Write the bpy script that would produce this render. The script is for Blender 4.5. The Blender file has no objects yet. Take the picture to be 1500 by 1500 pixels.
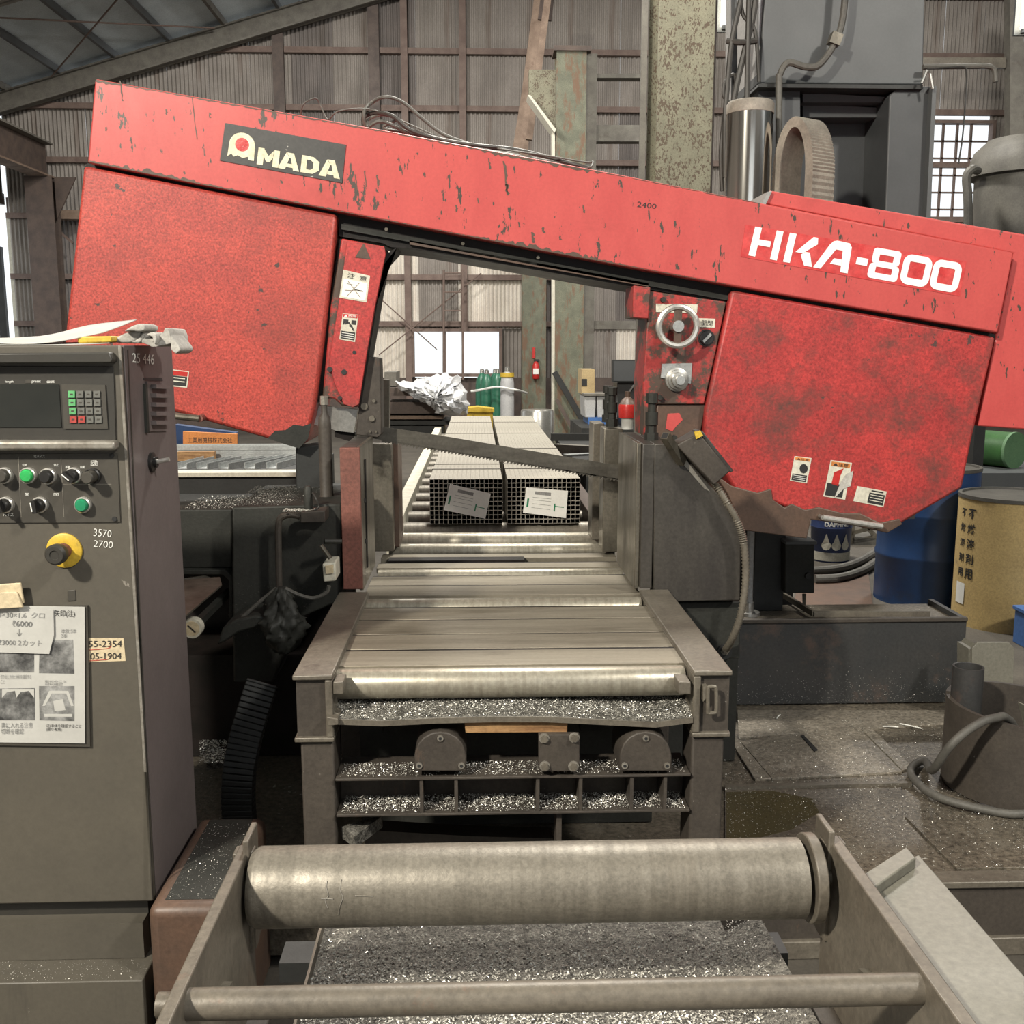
import bpy, bmesh, math, random
from mathutils import Vector, Matrix, Euler
random.seed(7)
S = bpy.context.scene
C = S.collection
# ------------------------------------------------------------------ camera
F = 1500.0
CAMZ = 1.56
PITCH = math.atan(243/1500.0)
YAW = math.atan(52*math.cos(PITCH)/1500.0)
cd = bpy.data.cameras.new('camera'); cam = bpy.data.objects.new('camera', cd); C.objects.link(cam)
cam.location = (0, 0, CAMZ)
cam.rotation_euler = (math.pi/2-PITCH, 0, -YAW)
cd.sensor_width = 36; cd.lens = 36*F/1500; cd.clip_start = .02; cd.clip_end = 200
S.camera = cam
# ------------------------------------------------------------------ world, lights, exposure
w = bpy.data.worlds.new('world'); S.world = w; w.use_nodes = True
bg = w.node_tree.nodes['Background']
bg.inputs['Color'].default_value = (.93, .97, 1, 1); bg.inputs['Strength'].default_value = 1.25
def area(name, loc, target, size, power, col):
    l = bpy.data.lights.new(name, 'AREA'); l.shape = 'DISK'; l.size = size; l.energy = power; l.color = col
    o = bpy.data.objects.new(name, l); C.objects.link(o); o.location = loc
    o.rotation_euler = (Vector(target)-Vector(loc)).to_track_quat('-Z', 'Y').to_euler()
    return o
area('unseen_hall_lamp', (-3.9, -2.6, 5.6), (0, 2.4, .8), .42, 900, (1, .93, .80))
area('unseen_hall_lamp', (4.5, -1.5, 6.2), (.6, 3.0, 1.0), .6, 400, (1, .95, .86))
area('unseen_hall_lamp', (.6, 7.2, 7.4), (.3, 7.0, 0), 1.0, 800, (1, .95, .86))  # added overhead lamp, there to brighten the tube bundles
area('unseen_hall_lamp', (-2.5, 13.0, 7.2), (-2, 15.5, 0), 1.2, 640, (1, .96, .9))  # added fill lamp lighting the rear of the hall, left
area('unseen_hall_lamp', (6.5, 12.0, 8.0), (6, 15, 0), 1.2, 640, (1, .96, .9))  # added fill lamp lighting the rear of the hall, right
vs = S.view_settings
vs.view_transform = 'Standard'; vs.look = 'None'; vs.gamma = 1; vs.exposure = 0.0; vs.use_curve_mapping = False
# ------------------------------------------------------------------ pixel rays
RM = cam.rotation_euler.to_matrix()
O = Vector((0, 0, CAMZ))
def ray(px, py): return RM @ Vector(((px-750)/F, (750-py)/F, -1))
def PY(px, py, Y): d = ray(px, py); return O + d*(Y/d.y)
def PZ(px, py, z): d = ray(px, py); return O + d*((z-CAMZ)/d.z)
def PX(px, py, X): d = ray(px, py); return O + d*(X/d.x)
# ------------------------------------------------------------------ materials
MATS = {}
def _ramp(nt, a, b, ca, cb):
    r = nt.nodes.new('ShaderNodeValToRGB'); e = r.color_ramp.elements
    e[0].position = a; e[1].position = b; e[0].color = ca; e[1].color = cb
    return r
def _mix(nt, fac, a, b, mode='MIX'):
    m = nt.nodes.new('ShaderNodeMix'); m.data_type = 'RGBA'; m.blend_type = mode
    if hasattr(fac, 'links'): nt.links.new(fac, m.inputs[0])
    else: m.inputs[0].default_value = fac
    for k, v in ((6, a), (7, b)):
        if hasattr(v, 'links'): nt.links.new(v, m.inputs[k])
        else: m.inputs[k].default_value = (*v[:3], 1)
    return m.outputs[2]
def pm(name, c1, c2=None, rough=.5, metal=0., scale=6., bump=.15, bscale=90., chip=None, chip_t=.64, chip_s=9.,
       grime=None, grime_t=.52, grime_w=.12, grime_s=2.5, stretch=(1, 1, 1), speck=.12, spec=.5, gst=(1, 1, 1), trans=0, alpha=1):
    m = bpy.data.materials.new(name); m.use_nodes = True; nt = m.node_tree; L = nt.links.new
    b = nt.nodes['Principled BSDF']
    tc = nt.nodes.new('ShaderNodeTexCoord')
    def noise(s, st, det=6, ro=.6, off=0):
        mp = nt.nodes.new('ShaderNodeMapping'); mp.inputs['Scale'].default_value = st; mp.inputs['Location'].default_value = (off, off*.7, off*1.3)
        L(tc.outputs['Object'], mp.inputs[0])
        n = nt.nodes.new('ShaderNodeTexNoise'); n.inputs['Scale'].default_value = s; n.inputs['Detail'].default_value = det; n.inputs['Roughness'].default_value = ro
        L(mp.outputs[0], n.inputs['Vector']); return n.outputs[0]
    c2 = c2 or tuple(x*.72 for x in c1)
    n1 = noise(scale, stretch)
    r = _ramp(nt, .36, .66, (*c1, 1), (*c2, 1)); L(n1, r.inputs[0]); col = r.outputs[0]
    nf = noise(bscale, (1, 1, 1), 4, .7, 3)
    if speck:
        rs = _ramp(nt, .3, .7, (1-speck*2, 1-speck*2, 1-speck*2, 1), (1+speck, 1+speck, 1+speck, 1)); L(nf, rs.inputs[0])
        col = _mix(nt, 1.0, col, rs.outputs[0], 'MULTIPLY')
    rough_out = None
    if grime:
        g = noise(grime_s, gst, 10, .72, 11)
        rg = _ramp(nt, grime_t, grime_t+grime_w, (0, 0, 0, 1), (1, 1, 1, 1)); L(g, rg.inputs[0])
        col = _mix(nt, rg.outputs[0], col, grime)
    if chip:
        g = noise(chip_s, stretch, 5, .62, 23); lo = noise(chip_s*.16, (1, 1, 1), 2, .5, 31)
        ma = nt.nodes.new('ShaderNodeMath'); ma.operation = 'MULTIPLY_ADD'; L(lo, ma.inputs[0]); ma.inputs[1].default_value = .42; ma.inputs[2].default_value = -.21
        mb_ = nt.nodes.new('ShaderNodeMath'); mb_.operation = 'ADD'; L(g, mb_.inputs[0]); L(ma.outputs[0], mb_.inputs[1]); g = mb_.outputs[0]
        rg = _ramp(nt, chip_t, chip_t+.015, (0, 0, 0, 1), (1, 1, 1, 1)); L(g, rg.inputs[0])
        col = _mix(nt, rg.outputs[0], col, chip)
    L(col, b.inputs['Base Color'])
    mr = nt.nodes.new('ShaderNodeMapRange'); mr.inputs[3].default_value = max(.04, rough-.12); mr.inputs[4].default_value = min(1, rough+.14)
    L(n1, mr.inputs[0]); L(mr.outputs[0], b.inputs['Roughness'])
    b.inputs['Metallic'].default_value = metal; b.inputs['Specular IOR Level'].default_value = spec
    if trans: b.inputs['Transmission Weight'].default_value = trans
    if alpha < 1: b.inputs['Alpha'].default_value = alpha
    if bump:
        bp = nt.nodes.new('ShaderNodeBump'); bp.inputs['Strength'].default_value = bump; bp.inputs['Distance'].default_value = .004
        L(nf, bp.inputs['Height']); L(bp.outputs[0], b.inputs['Normal'])
    MATS[name] = m; return m
def em(name, col, s):
    m = bpy.data.materials.new(name); m.use_nodes = True; b = m.node_tree.nodes['Principled BSDF']
    b.inputs['Base Color'].default_value = (*col, 1); b.inputs['Emission Color'].default_value = (*col, 1); b.inputs['Emission Strength'].default_value = s
    MATS[name] = m; return m
DK = (.028, .022, .018)
pm('red', (.50, .078, .070), (.45, .060, .056), rough=.40, bump=.03, chip=(.06, .045, .035), chip_t=.64, chip_s=34, grime=(.26, .035, .03), grime_t=.56, grime_s=2.2, grime_w=.25, stretch=(1.6, 1, .55), speck=.05)
pm('red_house', (.48, .066, .048), (.38, .048, .038), rough=.45, bump=.12, bscale=140, chip=(.06, .035, .03), chip_t=.675, chip_s=16, grime=(.15, .035, .028), grime_t=.52, grime_w=.3, grime_s=2.2, speck=.3)
pm('red_dirty', (.46, .042, .038), (.34, .030, .028), rough=.5, bump=.15, bscale=120, chip=(.07, .035, .03), chip_t=.72, chip_s=20, grime=(.085, .038, .03), grime_t=.475, grime_w=.22, grime_s=5.5, speck=.25)
pm('red_worn', (.42, .040, .034), (.30, .03, .028), rough=.5, bump=.15, grime=(.065, .042, .03), grime_t=.465, grime_w=.06, grime_s=6.5, speck=.15)
pm('bare_brown', (.105, .062, .042), (.07, .045, .033), rough=.5, scale=8, bump=.1)
pm('grease_shade_black', (.008, .007, .006), (.014, .010, .009), rough=.5, bump=.2, scale=12, spec=.25)  # black for greasy parts and for the painted slat gap shade
pm('blade', (.10, .092, .075), (.065, .058, .048), rough=.4, metal=.4, bump=.08, scale=14, stretch=(.4, 1, 3))
pm('dark_machine', (.030, .030, .026), (.020, .021, .018), spec=.3, rough=.6, bump=.2, grime=(.06, .055, .045), grime_t=.62, grime_s=6)
pm('vise_steel', (.075, .068, .058), (.045, .040, .036), rough=.42, metal=.35, bump=.12, scale=9, chip=(.14, .08, .05), chip_t=.72, chip_s=7, stretch=(1, 1, .35))
pm('jaw_steel', (.20, .18, .145), (.10, .09, .07), rough=.38, metal=.55, bump=.12, scale=8, stretch=(1.5, 1.5, .3), grime=(.05, .042, .032), grime_t=.56, grime_s=5)
pm('rust_red', (.20, .075, .055), (.13, .050, .038), rough=.6, bump=.2, grime=(.06, .035, .03), grime_t=.58, grime_s=9, speck=.2)
pm('roller_polished', (.40, .37, .30), (.29, .265, .21), rough=.36, metal=.5, bump=.08, scale=16, stretch=(4, .3, .3), grime=(.2, .175, .135), grime_t=.58, grime_w=.3, grime_s=6, gst=(1.5, .4, .4), speck=.12)
pm('slat_steel', (.285, .255, .20), (.20, .178, .138), rough=.42, metal=.35, bump=.06, scale=5, stretch=(.5, 5, 5), grime=(.10, .085, .06), grime_t=.56, grime_w=.2, grime_s=2.2, gst=(.6, 3, 3), speck=.06)
pm('roller_steel', (.205, .186, .152), (.150, .135, .109), rough=.46, metal=.35, bump=.12, scale=16, stretch=(4, .25, .25), bscale=150, grime=(.17, .145, .11), grime_t=.56, grime_w=.3, grime_s=5, gst=(1.5, .4, .4), speck=.15, chip=(.45, .43, .38), chip_t=.79, chip_s=60)
pm('rail_paint', (.175, .156, .124), (.115, .10, .08), rough=.42, metal=.2, bump=.12, grime=(.07, .058, .046), grime_t=.60, grime_s=7, speck=.14)
pm('leg_paint', (.066, .056, .046), (.045, .038, .032), spec=.35, rough=.55, bump=.15, grime=(.12, .075, .05), grime_t=.62, grime_s=7, gst=(2, 2, .5), chip=(.22, .2, .17), chip_t=.76, chip_s=70)
pm('bed_paint', (.155, .135, .106), (.098, .084, .066), rough=.45, metal=.15, bump=.12, grime=(.16, .10, .07), grime_t=.60, grime_s=9, speck=.14)
pm('grey_paint', (.175, .168, .138), (.145, .138, .112), rough=.4, bump=.05, scale=4)
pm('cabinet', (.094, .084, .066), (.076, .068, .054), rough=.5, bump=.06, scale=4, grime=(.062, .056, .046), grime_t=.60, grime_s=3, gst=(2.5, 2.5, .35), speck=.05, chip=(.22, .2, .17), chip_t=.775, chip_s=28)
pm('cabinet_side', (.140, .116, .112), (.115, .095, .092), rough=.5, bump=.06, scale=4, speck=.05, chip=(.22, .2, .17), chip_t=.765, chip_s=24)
pm('cabinet_dark', (.038, .035, .029), (.03, .028, .024), rough=.45, bump=.03, speck=.05)
pm('screen', (.022, .024, .022), (.028, .029, .026), rough=.22, bump=.0, speck=0)
pm('plate_dark', (.060, .054, .044), (.05, .046, .038), rough=.45, bump=.03, speck=.05)
pm('edge_wear', (.34, .32, .28), (.2, .18, .15), rough=.4, metal=.4, bump=.1, scale=30)
pm('white', (.80, .80, .75), (.70, .70, .66), rough=.6, bump=.0, speck=.03)
pm('cream', (.62, .60, .50), (.52, .49, .40), rough=.6, bump=0, speck=.1, scale=14)
pm('paper', (.48, .475, .445), (.41, .405, .38), rough=.8, bump=.02, speck=.02)
pm('ink', (.02, .02, .02), rough=.6, bump=0, speck=0)
pm('ink_grey', (.16, .16, .155), (.30, .30, .29), rough=.7, bump=0, scale=40)
pm('photo_print', (.035, .035, .035), (.30, .30, .29), rough=.6, bump=0, scale=22, speck=.2)
pm('logo_black', (.035, .035, .034), (.055, .053, .05), rough=.5, bump=.05, scale=14, chip=(.35, .34, .31), chip_t=.72, chip_s=40)
pm('logo_cream', (.72, .68, .50), (.62, .57, .40), rough=.5, bump=0, scale=25)
pm('letter_white', (.84, .83, .80), (.80, .78, .75), rough=.5, bump=0, scale=9, speck=.02)
pm('decal_red', (.52, .040, .040), (.60, .075, .07), rough=.35, bump=.35, bscale=45, scale=25)
pm('yellow', (.62, .42, .04), (.5, .33, .03), rough=.5, bump=.05, grime=(.25, .17, .03), grime_t=.58, grime_s=25)
pm('orange', (.65, .24, .06), rough=.6)
pm('green_button', (.03, .42, .10), (.03, .35, .09), rough=.35, bump=0)
pm('green_dark', (.02, .24, .11), rough=.3, bump=0)
pm('key_grey', (.15, .15, .135), rough=.5, bump=0)
pm('key_red', (.45, .06, .05), rough=.5, bump=0)
pm('key_green', (.12, .42, .16), rough=.5, bump=0)
pm('black_plastic', (.018, .017, .016), rough=.4, bump=.03)
pm('rubber', (.035, .032, .028), (.05, .046, .04), rough=.55, bump=.1)
pm('chrome', (.80, .78, .72), (.62, .60, .55), rough=.12, metal=1, bump=.0, scale=4, stretch=(14, 14, .3), speck=.0)
pm('alu', (.55, .54, .50), (.45, .44, .41), rough=.3, metal=.8, bump=.05, grime=(.12, .1, .08), grime_t=.62, grime_s=14)
pm('alu_bright', (.75, .73, .68), rough=.3, metal=.7, bump=.02)
pm('chip_bed', (.26, .247, .215), (.08, .075, .064), rough=.5, metal=.2, bump=1.0, bscale=220, scale=60, speck=.5)
pm('chips', (.82, .80, .73), (.40, .385, .34), rough=.30, metal=.45, bump=0, scale=60, speck=0)
pm('wood', (.42, .25, .11), (.20, .10, .04), rough=.7, scale=9, stretch=(.8, 8, 8), bump=.15)
pm('deck', (.16, .137, .104), (.10, .086, .066), rough=.42, metal=.1, scale=3, bump=.5, bscale=70, grime=(.17, .155, .125), grime_t=.54, grime_w=.2, grime_s=5, speck=.35, chip=(.45, .43, .38), chip_t=.70, chip_s=60)
pm('deck_plate', (.26, .23, .185), (.18, .158, .125), rough=.36, metal=.1, scale=4, bump=.4, bscale=70, grime=(.38, .355, .30), grime_t=.54, grime_w=.2, grime_s=5, speck=.3, chip=(.5, .48, .43), chip_t=.71, chip_s=60)
pm('puddle', (.085, .070, .035), (.065, .055, .030), rough=.13, bump=.05, scale=4)
pm('tank', (.044, .043, .042), (.030, .032, .033), spec=.4, rough=.45, bump=.15, scale=4, grime=(.075, .055, .046), grime_t=.53, grime_s=4.5, grime_w=.1, chip=(.3, .29, .26), chip_t=.74, chip_s=70)
pm('steel_tube', (.54, .51, .44), (.40, .375, .32), rough=.40, metal=.35, bump=.03, scale=6, stretch=(20, .4, 20), grime=(.28, .24, .19), grime_t=.62, grime_s=3)
pm('tube_inside', (.02, .02, .02), rough=.6, bump=0)
pm('concrete', (.085, .075, .060), (.055, .048, .039), rough=.75, scale=2.2, bump=.3, grime=(.05, .045, .038), grime_t=.56, grime_s=3)
pm('sheet_brown', (.31, .28, .25), (.24, .215, .192), rough=.6, bump=.05, scale=2.5, grime=(.20, .165, .14), grime_t=.56, grime_s=1.2, gst=(3, 1, .5))
pm('sheet_dark', (.20, .175, .16), (.15, .135, .125), rough=.6, bump=.05, scale=2.5, grime=(.13, .11, .095), grime_t=.56, grime_s=1.2, gst=(3, 1, .5))
pm('sheet_pale', (.80, .75, .66), (.66, .60, .52), rough=.5, bump=.05, scale=2.5)
pm('sheet_roof', (.62, .68, .71), (.52, .58, .61), rough=.6, bump=.05, scale=1.5)
pm('girt', (.20, .145, .12), (.15, .105, .088), rough=.7, bump=.05)
pm('beam_dull', (.17, .16, .135), (.12, .11, .095), rough=.7, bump=.1, grime=(.09, .075, .06), grime_t=.58, grime_s=3)
pm('beam_brown', (.105, .075, .060), (.07, .052, .045), rough=.6, bump=.1)
pm('column_green', (.20, .19, .128), (.15, .143, .098), rough=.55, bump=.15, chip=(.07, .045, .025), chip_t=.55, chip_s=75, stretch=(1, 1, .6), speck=.15)
pm('column_rust', (.165, .17, .118), (.115, .12, .085), rough=.6, bump=.15, grime=(.145, .085, .05), grime_t=.50, grime_w=.08, grime_s=4.5, speck=.2, gst=(2, 2, .6))
pm('rust_lattice', (.25, .18, .132), (.16, .11, .08), rough=.7, bump=.2, scale=6, grime=(.12, .07, .05), grime_t=.58, grime_s=9)
pm('housing_grey', (.085, .090, .092), (.072, .076, .078), rough=.5, bump=.04, scale=2, speck=.04, grime=(.05, .052, .053), grime_t=.60, grime_s=2, gst=(3, 3, .3))
pm('housing_dark', (.055, .058, .060), (.042, .045, .047), rough=.5, bump=.04, scale=3, speck=.04)
pm('hose_grey', (.29, .265, .22), (.20, .18, .15), rough=.6, bump=.2, scale=14)
pm('hose_dark', (.10, .095, .082), (.07, .066, .058), rough=.6, bump=.1)
pm('drum_blue', (.020, .055, .15), (.015, .042, .12), rough=.35, bump=.04, grime=(.03, .04, .07), grime_t=.58, grime_s=3, speck=.05, chip=(.2, .22, .25), chip_t=.76, chip_s=18)
pm('drum_yellow', (.55, .40, .17), (.46, .33, .14), rough=.7, bump=.15, scale=5, grime=(.24, .17, .09), grime_t=.62, grime_s=6)
pm('tank_green', (.05, .15, .04), (.035, .11, .03), rough=.5, bump=.05)
pm('green_disc', (.15, .28, .14), (.12, .24, .12), rough=.6, bump=.03)
pm('gas_green', (.035, .17, .10), (.03, .13, .08), rough=.35, bump=.02)
pm('gas_grey', (.48, .48, .47), (.4, .4, .4), rough=.4, bump=.02)
pm('film', (.80, .81, .82), (.60, .61, .63), rough=.18, bump=.9, bscale=26, scale=9, speck=.1)
pm('carton', (.50, .38, .20), (.43, .32, .17), rough=.8, bump=.05)
pm('galv', (.52, .54, .53), (.36, .38, .38), rough=.38, metal=.5, bump=.05, scale=5, stretch=(.4, 4, 4))
pm('rack', (.022, .023, .022), rough=.6, bump=.1)
pm('extinguisher_red', (.55, .03, .025), rough=.35, bump=0)
pm('blue_plastic', (.06, .16, .42), rough=.45, bump=.03)
pm('pail_blue', (.03, .05, .14), rough=.4, bump=.03)
pm('tape', (.60, .50, .33), (.52, .43, .28), rough=.6, bump=.02)
pm('cloth', (.55, .53, .48), (.30, .285, .26), rough=.9, bump=.4, bscale=160, scale=9)
pm('wire', (.03, .028, .025), rough=.5, bump=0)
em('lamp_glow', (1, .93, .75), 14)
# ------------------------------------------------------------------ mesh builder
WL = {}
def catmull(pts, n=6):
    P = [Vector(p) for p in pts]
    if len(P) < 3: return P
    out = []
    for i in range(len(P)-1):
        p0 = P[max(i-1, 0)]; p1 = P[i]; p2 = P[i+1]; p3 = P[min(i+2, len(P)-1)]
        for k in range(n):
            t = k/n
            out.append(.5*((2*p1)+(p2-p0)*t+(2*p0-5*p1+4*p2-p3)*t*t+(3*p1-p0-3*p2+p3)*t**3))
    out.append(P[-1]); return out
class MB:
    def __init__(s): s.v = []; s.f = []
    def add(s, v, f):
        b = len(s.v); s.v += [Vector(q) for q in v]; s.f += [tuple(b+i for i in q) for q in f]; return s
    def box(s, x0, x1, y0, y1, z0, z1):
        return s.add([(x0,y0,z0),(x1,y0,z0),(x1,y1,z0),(x0,y1,z0),(x0,y0,z1),(x1,y0,z1),(x1,y1,z1),(x0,y1,z1)],
                     [(0,3,2,1),(4,5,6,7),(0,1,5,4),(1,2,6,5),(2,3,7,6),(3,0,4,7)])
    def obox(s, c, size, rot):
        M = rot if isinstance(rot, Matrix) else Euler(rot).to_matrix()
        h = [x/2 for x in size]; c = Vector(c)
        vs = [c+M @ Vector((a*h[0], b*h[1], d*h[2])) for d in (-1, 1) for a, b in ((-1,-1),(1,-1),(1,1),(-1,1))]
        return s.add(vs, [(0,3,2,1),(4,5,6,7),(0,1,5,4),(1,2,6,5),(2,3,7,6),(3,0,4,7)])
    def beam(s, p0, p1, w, h, up=(0, 0, 1)):
        p0 = Vector(p0); p1 = Vector(p1); d = (p1-p0); l = d.length; d.normalize()
        x = d.cross(Vector(up)); 
        if x.length < 1e-4: x = d.cross(Vector((0, 1, 0)))
        x.normalize(); z = x.cross(d)
        M = Matrix((x, d, z)).transposed()
        return s.obox((p0+p1)/2, (w, l, h), M)
    def hull2(s, A, B):      # two loops of the same length
        n = len(A)
        return s.add(list(A)+list(B), [tuple(range(n)), tuple(range(2*n-1, n-1, -1))]+[(i, (i+1) % n, n+(i+1) % n, n+i) for i in range(n)])
    def ppx(s, pts, y0, y1): # pixel outline on plane y0 pushed back to y1
        A = [PY(a, b, y0) for a, b in pts]; B = [Vector((q.x, y1, q.z)) for q in A]
        return s.hull2(A, B)
    def pzx(s, pts, z0, z1): # pixel outline on a level plane z1, down to z0
        A = [PZ(a, b, z1) for a, b in pts]; B = [Vector((q.x, q.y, z0)) for q in A]
        return s.hull2(A, B)
    def pxx(s, pts, X, t):   # pixel outline on plane X, pushed by t
        A = [PX(a, b, X) for a, b in pts]; B = [q+Vector((t, 0, 0)) for q in A]
        return s.hull2(A, B)
    def cyl(s, p0, p1, r0, r1=None, n=20):
        r1 = r0 if r1 is None else r1
        p0 = Vector(p0); p1 = Vector(p1); d = (p1-p0).normalized()
        x = d.orthogonal().normalized(); y = d.cross(x)
        A = [p0+(x*math.cos(t)+y*math.sin(t))*r0 for t in [2*math.pi*i/n for i in range(n)]]
        B = [p1+(x*math.cos(t)+y*math.sin(t))*r1 for t in [2*math.pi*i/n for i in range(n)]]
        return s.hull2(A, B)
    def lathe(s, prof, p0, d, n=28, close=False):  # prof: (along, radius)
        p0 = Vector(p0); d = Vector(d).normalized(); x = d.orthogonal().normalized(); y = d.cross(x)
        rings = [[p0+d*a+(x*math.cos(2*math.pi*i/n)+y*math.sin(2*math.pi*i/n))*max(r, 1e-5) for i in range(n)] for a, r in prof]
        b = []; f = []
        for r in rings: b += r
        m = len(rings)
        for k in range(m-1 if not close else m):
            k2 = (k+1) % m
            for i in range(n):
                f.append((k*n+i, k*n+(i+1) % n, k2*n+(i+1) % n, k2*n+i))
        if not close: f += [tuple(range(n)), tuple(range((m-1)*n, m*n))]
        return s.add(b, f)
    def tube(s, pts, r, n=8, sm=6, rib=None):
        P = catmull(pts, sm) if sm > 1 else [Vector(p) for p in pts]
        rings = []; up = None; acc = 0
        for i, p in enumerate(P):
            d = (P[min(i+1, len(P)-1)]-P[max(i-1, 0)]).normalized()
            if up is None: up = d.orthogonal().normalized()
            up = (up-d*up.dot(d)); up = up.normalized() if up.length > 1e-5 else d.orthogonal().normalized()
            y = d.cross(up)
            rr = r*(rib if (rib and i % 2) else 1)
            rings.append([p+(up*math.cos(2*math.pi*k/n)+y*math.sin(2*math.pi*k/n))*rr for k in range(n)])
        b = []; f = []
        for q in rings: b += q
        m = len(rings)
        for k in range(m-1):
            for i in range(n): f.append((k*n+i, k*n+(i+1) % n, (k+1)*n+(i+1) % n, (k+1)*n+i))
        f += [tuple(range(n)), tuple(range((m-1)*n, m*n))]
        return s.add(b, f)
    def build(s, name, mat, parent=None, label=None, cat=None, group=None, kind=None, bevel=0, angle=35, seg=2, fixn=True, smooth=True):
        if parent is not None: base = WL[parent.name]
        else:
            xs = [q.x for q in s.v]; ys = [q.y for q in s.v]; zs = [q.z for q in s.v]
            base = Vector(((min(xs)+max(xs))/2, (min(ys)+max(ys))/2, min(zs)))
        me = bpy.data.meshes.new(name)
        me.from_pydata([tuple(q-base) for q in s.v], [], s.f); me.update()
        if fixn:
            bm = bmesh.new(); bm.from_mesh(me); bmesh.ops.recalc_face_normals(bm, faces=bm.faces); bm.to_mesh(me); bm.free()
        if smooth:
            me.polygons.foreach_set('use_smooth', [True]*len(me.polygons)); me.set_sharp_from_angle(angle=math.radians(angle))
        me.materials.append(MATS[mat])
        o = bpy.data.objects.new(name, me); C.objects.link(o)
        if parent is not None: o.parent = parent
        else: o.location = base
        WL[o.name] = base
        if bevel:
            bv = o.modifiers.new('bevel', 'BEVEL'); bv.width = bevel; bv.segments = seg; bv.limit_method = 'ANGLE'; bv.angle_limit = math.radians(40)
        return tag(o, label, cat, group, kind)
def tag(o, label=None, cat=None, group=None, kind=None):
    if label: o['label'] = label
    if cat: o['category'] = cat
    if group: o['group'] = group
    if kind: o['kind'] = kind
    return o
def thing(name, loc, label=None, cat=None, group=None, kind=None):
    o = bpy.data.objects.new(name, None); C.objects.link(o); o.location = loc; o.empty_display_size = .1
    WL[o.name] = Vector(loc); return tag(o, label, cat, group, kind)
def inst(src, parent, off, name=None, mat=None):     # a piece sharing mesh data
    o = src.copy(); C.objects.link(o); o.parent = parent; o.location = Vector(src.location)+Vector(off)
    if parent is not None: WL[o.name] = WL[parent.name]
    return o
# lettering --------------------------------------------------------
def text_mesh(body, bold=0.0, align='LEFT', spacing=1.0, line=1.0):
    cu = bpy.data.curves.new('lettering', 'FONT'); cu.body = body; cu.offset = bold; cu.align_x = align; cu.resolution_u = 3
    cu.space_character = spacing; cu.space_line = line
    o = bpy.data.objects.new('lettering', cu); C.objects.link(o)
    dg = bpy.context.evaluated_depsgraph_get(); dg.update()
    me = bpy.data.meshes.new_from_object(o.evaluated_get(dg))
    v = [q.co.copy() for q in me.vertices]; f = [tuple(p.vertices) for p in me.polygons]
    bpy.data.objects.remove(o); bpy.data.meshes.remove(me)
    return v, f
def quad_map(v, f, q3, n, off=.0012, bb=None):
    xs = [p.x for p in v]; ys = [p.y for p in v]
    x0, x1, y0, y1 = bb or (min(xs), max(xs), min(ys), max(ys))
    tl, tr, br, bl = q3; out = []
    for p in v:
        a = (p.x-x0)/(x1-x0); b = (p.y-y0)/(y1-y0)
        out.append(bl*(1-a)*(1-b)+br*a*(1-b)+tl*(1-a)*b+tr*a*b+n*off)
    mb = MB(); mb.add(out, f); return mb
NY = Vector((0, -1, 0)); NX = Vector((1, 0, 0))
def text_y(body, quad, Y, mat, parent, name='lettering', bold=0., off=.0012, spacing=1.0, line=1.0):
    v, f = text_mesh(body, bold, spacing=spacing, line=line)
    if not v: return None
    return quad_map(v, f, [PY(a, b, Y) for a, b in quad], NY, off).build(name, mat, parent, fixn=False, smooth=False)
def text_x(body, quad, X, mat, parent, name='lettering', bold=0., off=.0012):
    v, f = text_mesh(body, bold)
    if not v: return None
    return quad_map(v, f, [PX(a, b, X) for a, b in quad], NX, off).build(name, mat, parent, fixn=False, smooth=False)
def rect(x0, y0, x1, y1): return [(x0, y0), (x1, y0), (x1, y1), (x0, y1)]
def lerpq(q, u0, v0, u1, v1):   # sub quad of a TL,TR,BR,BL pixel quad
    def at(u, v): return tuple((1-v)*((1-u)*q[0][k]+u*q[1][k])+v*((1-u)*q[3][k]+u*q[2][k]) for k in (0, 1))
    return [at(u0, v0), at(u1, v0), at(u1, v1), at(u0, v1)]
def flakes(sampler, n, smin, smax):
    mb = MB(); v = []; f = []
    for i in range(n):
        p = sampler()
        if p is None: continue
        s = random.uniform(smin, smax); b = len(v)
        a = random.uniform(0, 6.28); t = random.uniform(-.9, .9)
        u = Vector((math.cos(a), math.sin(a), t*.6)); w_ = Vector((-math.sin(a), math.cos(a), random.uniform(-.7, .7)))
        p = Vector(p)+Vector((0, 0, s*.35))
        v += [p+u*s*random.uniform(.5, 1.3), p-u*s*.5+w_*s*.4, p-u*s*.4-w_*s*.5, p+Vector((0, 0, s*.35))]
        f += [(b, b+1, b+3), (b+1, b+2, b+3), (b+2, b, b+3)]
    return mb.add(v, f)
# ================================================================== SETTING
WB = 20.0; XL = -8.7
def roof_z(x): return 6.0+.29*(min(x, 6)-XL)-.29*max(0, x-6)
MB().box(-14, 22, -4, 24, -.12, 0).build('floor', 'concrete', kind='structure')
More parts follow.
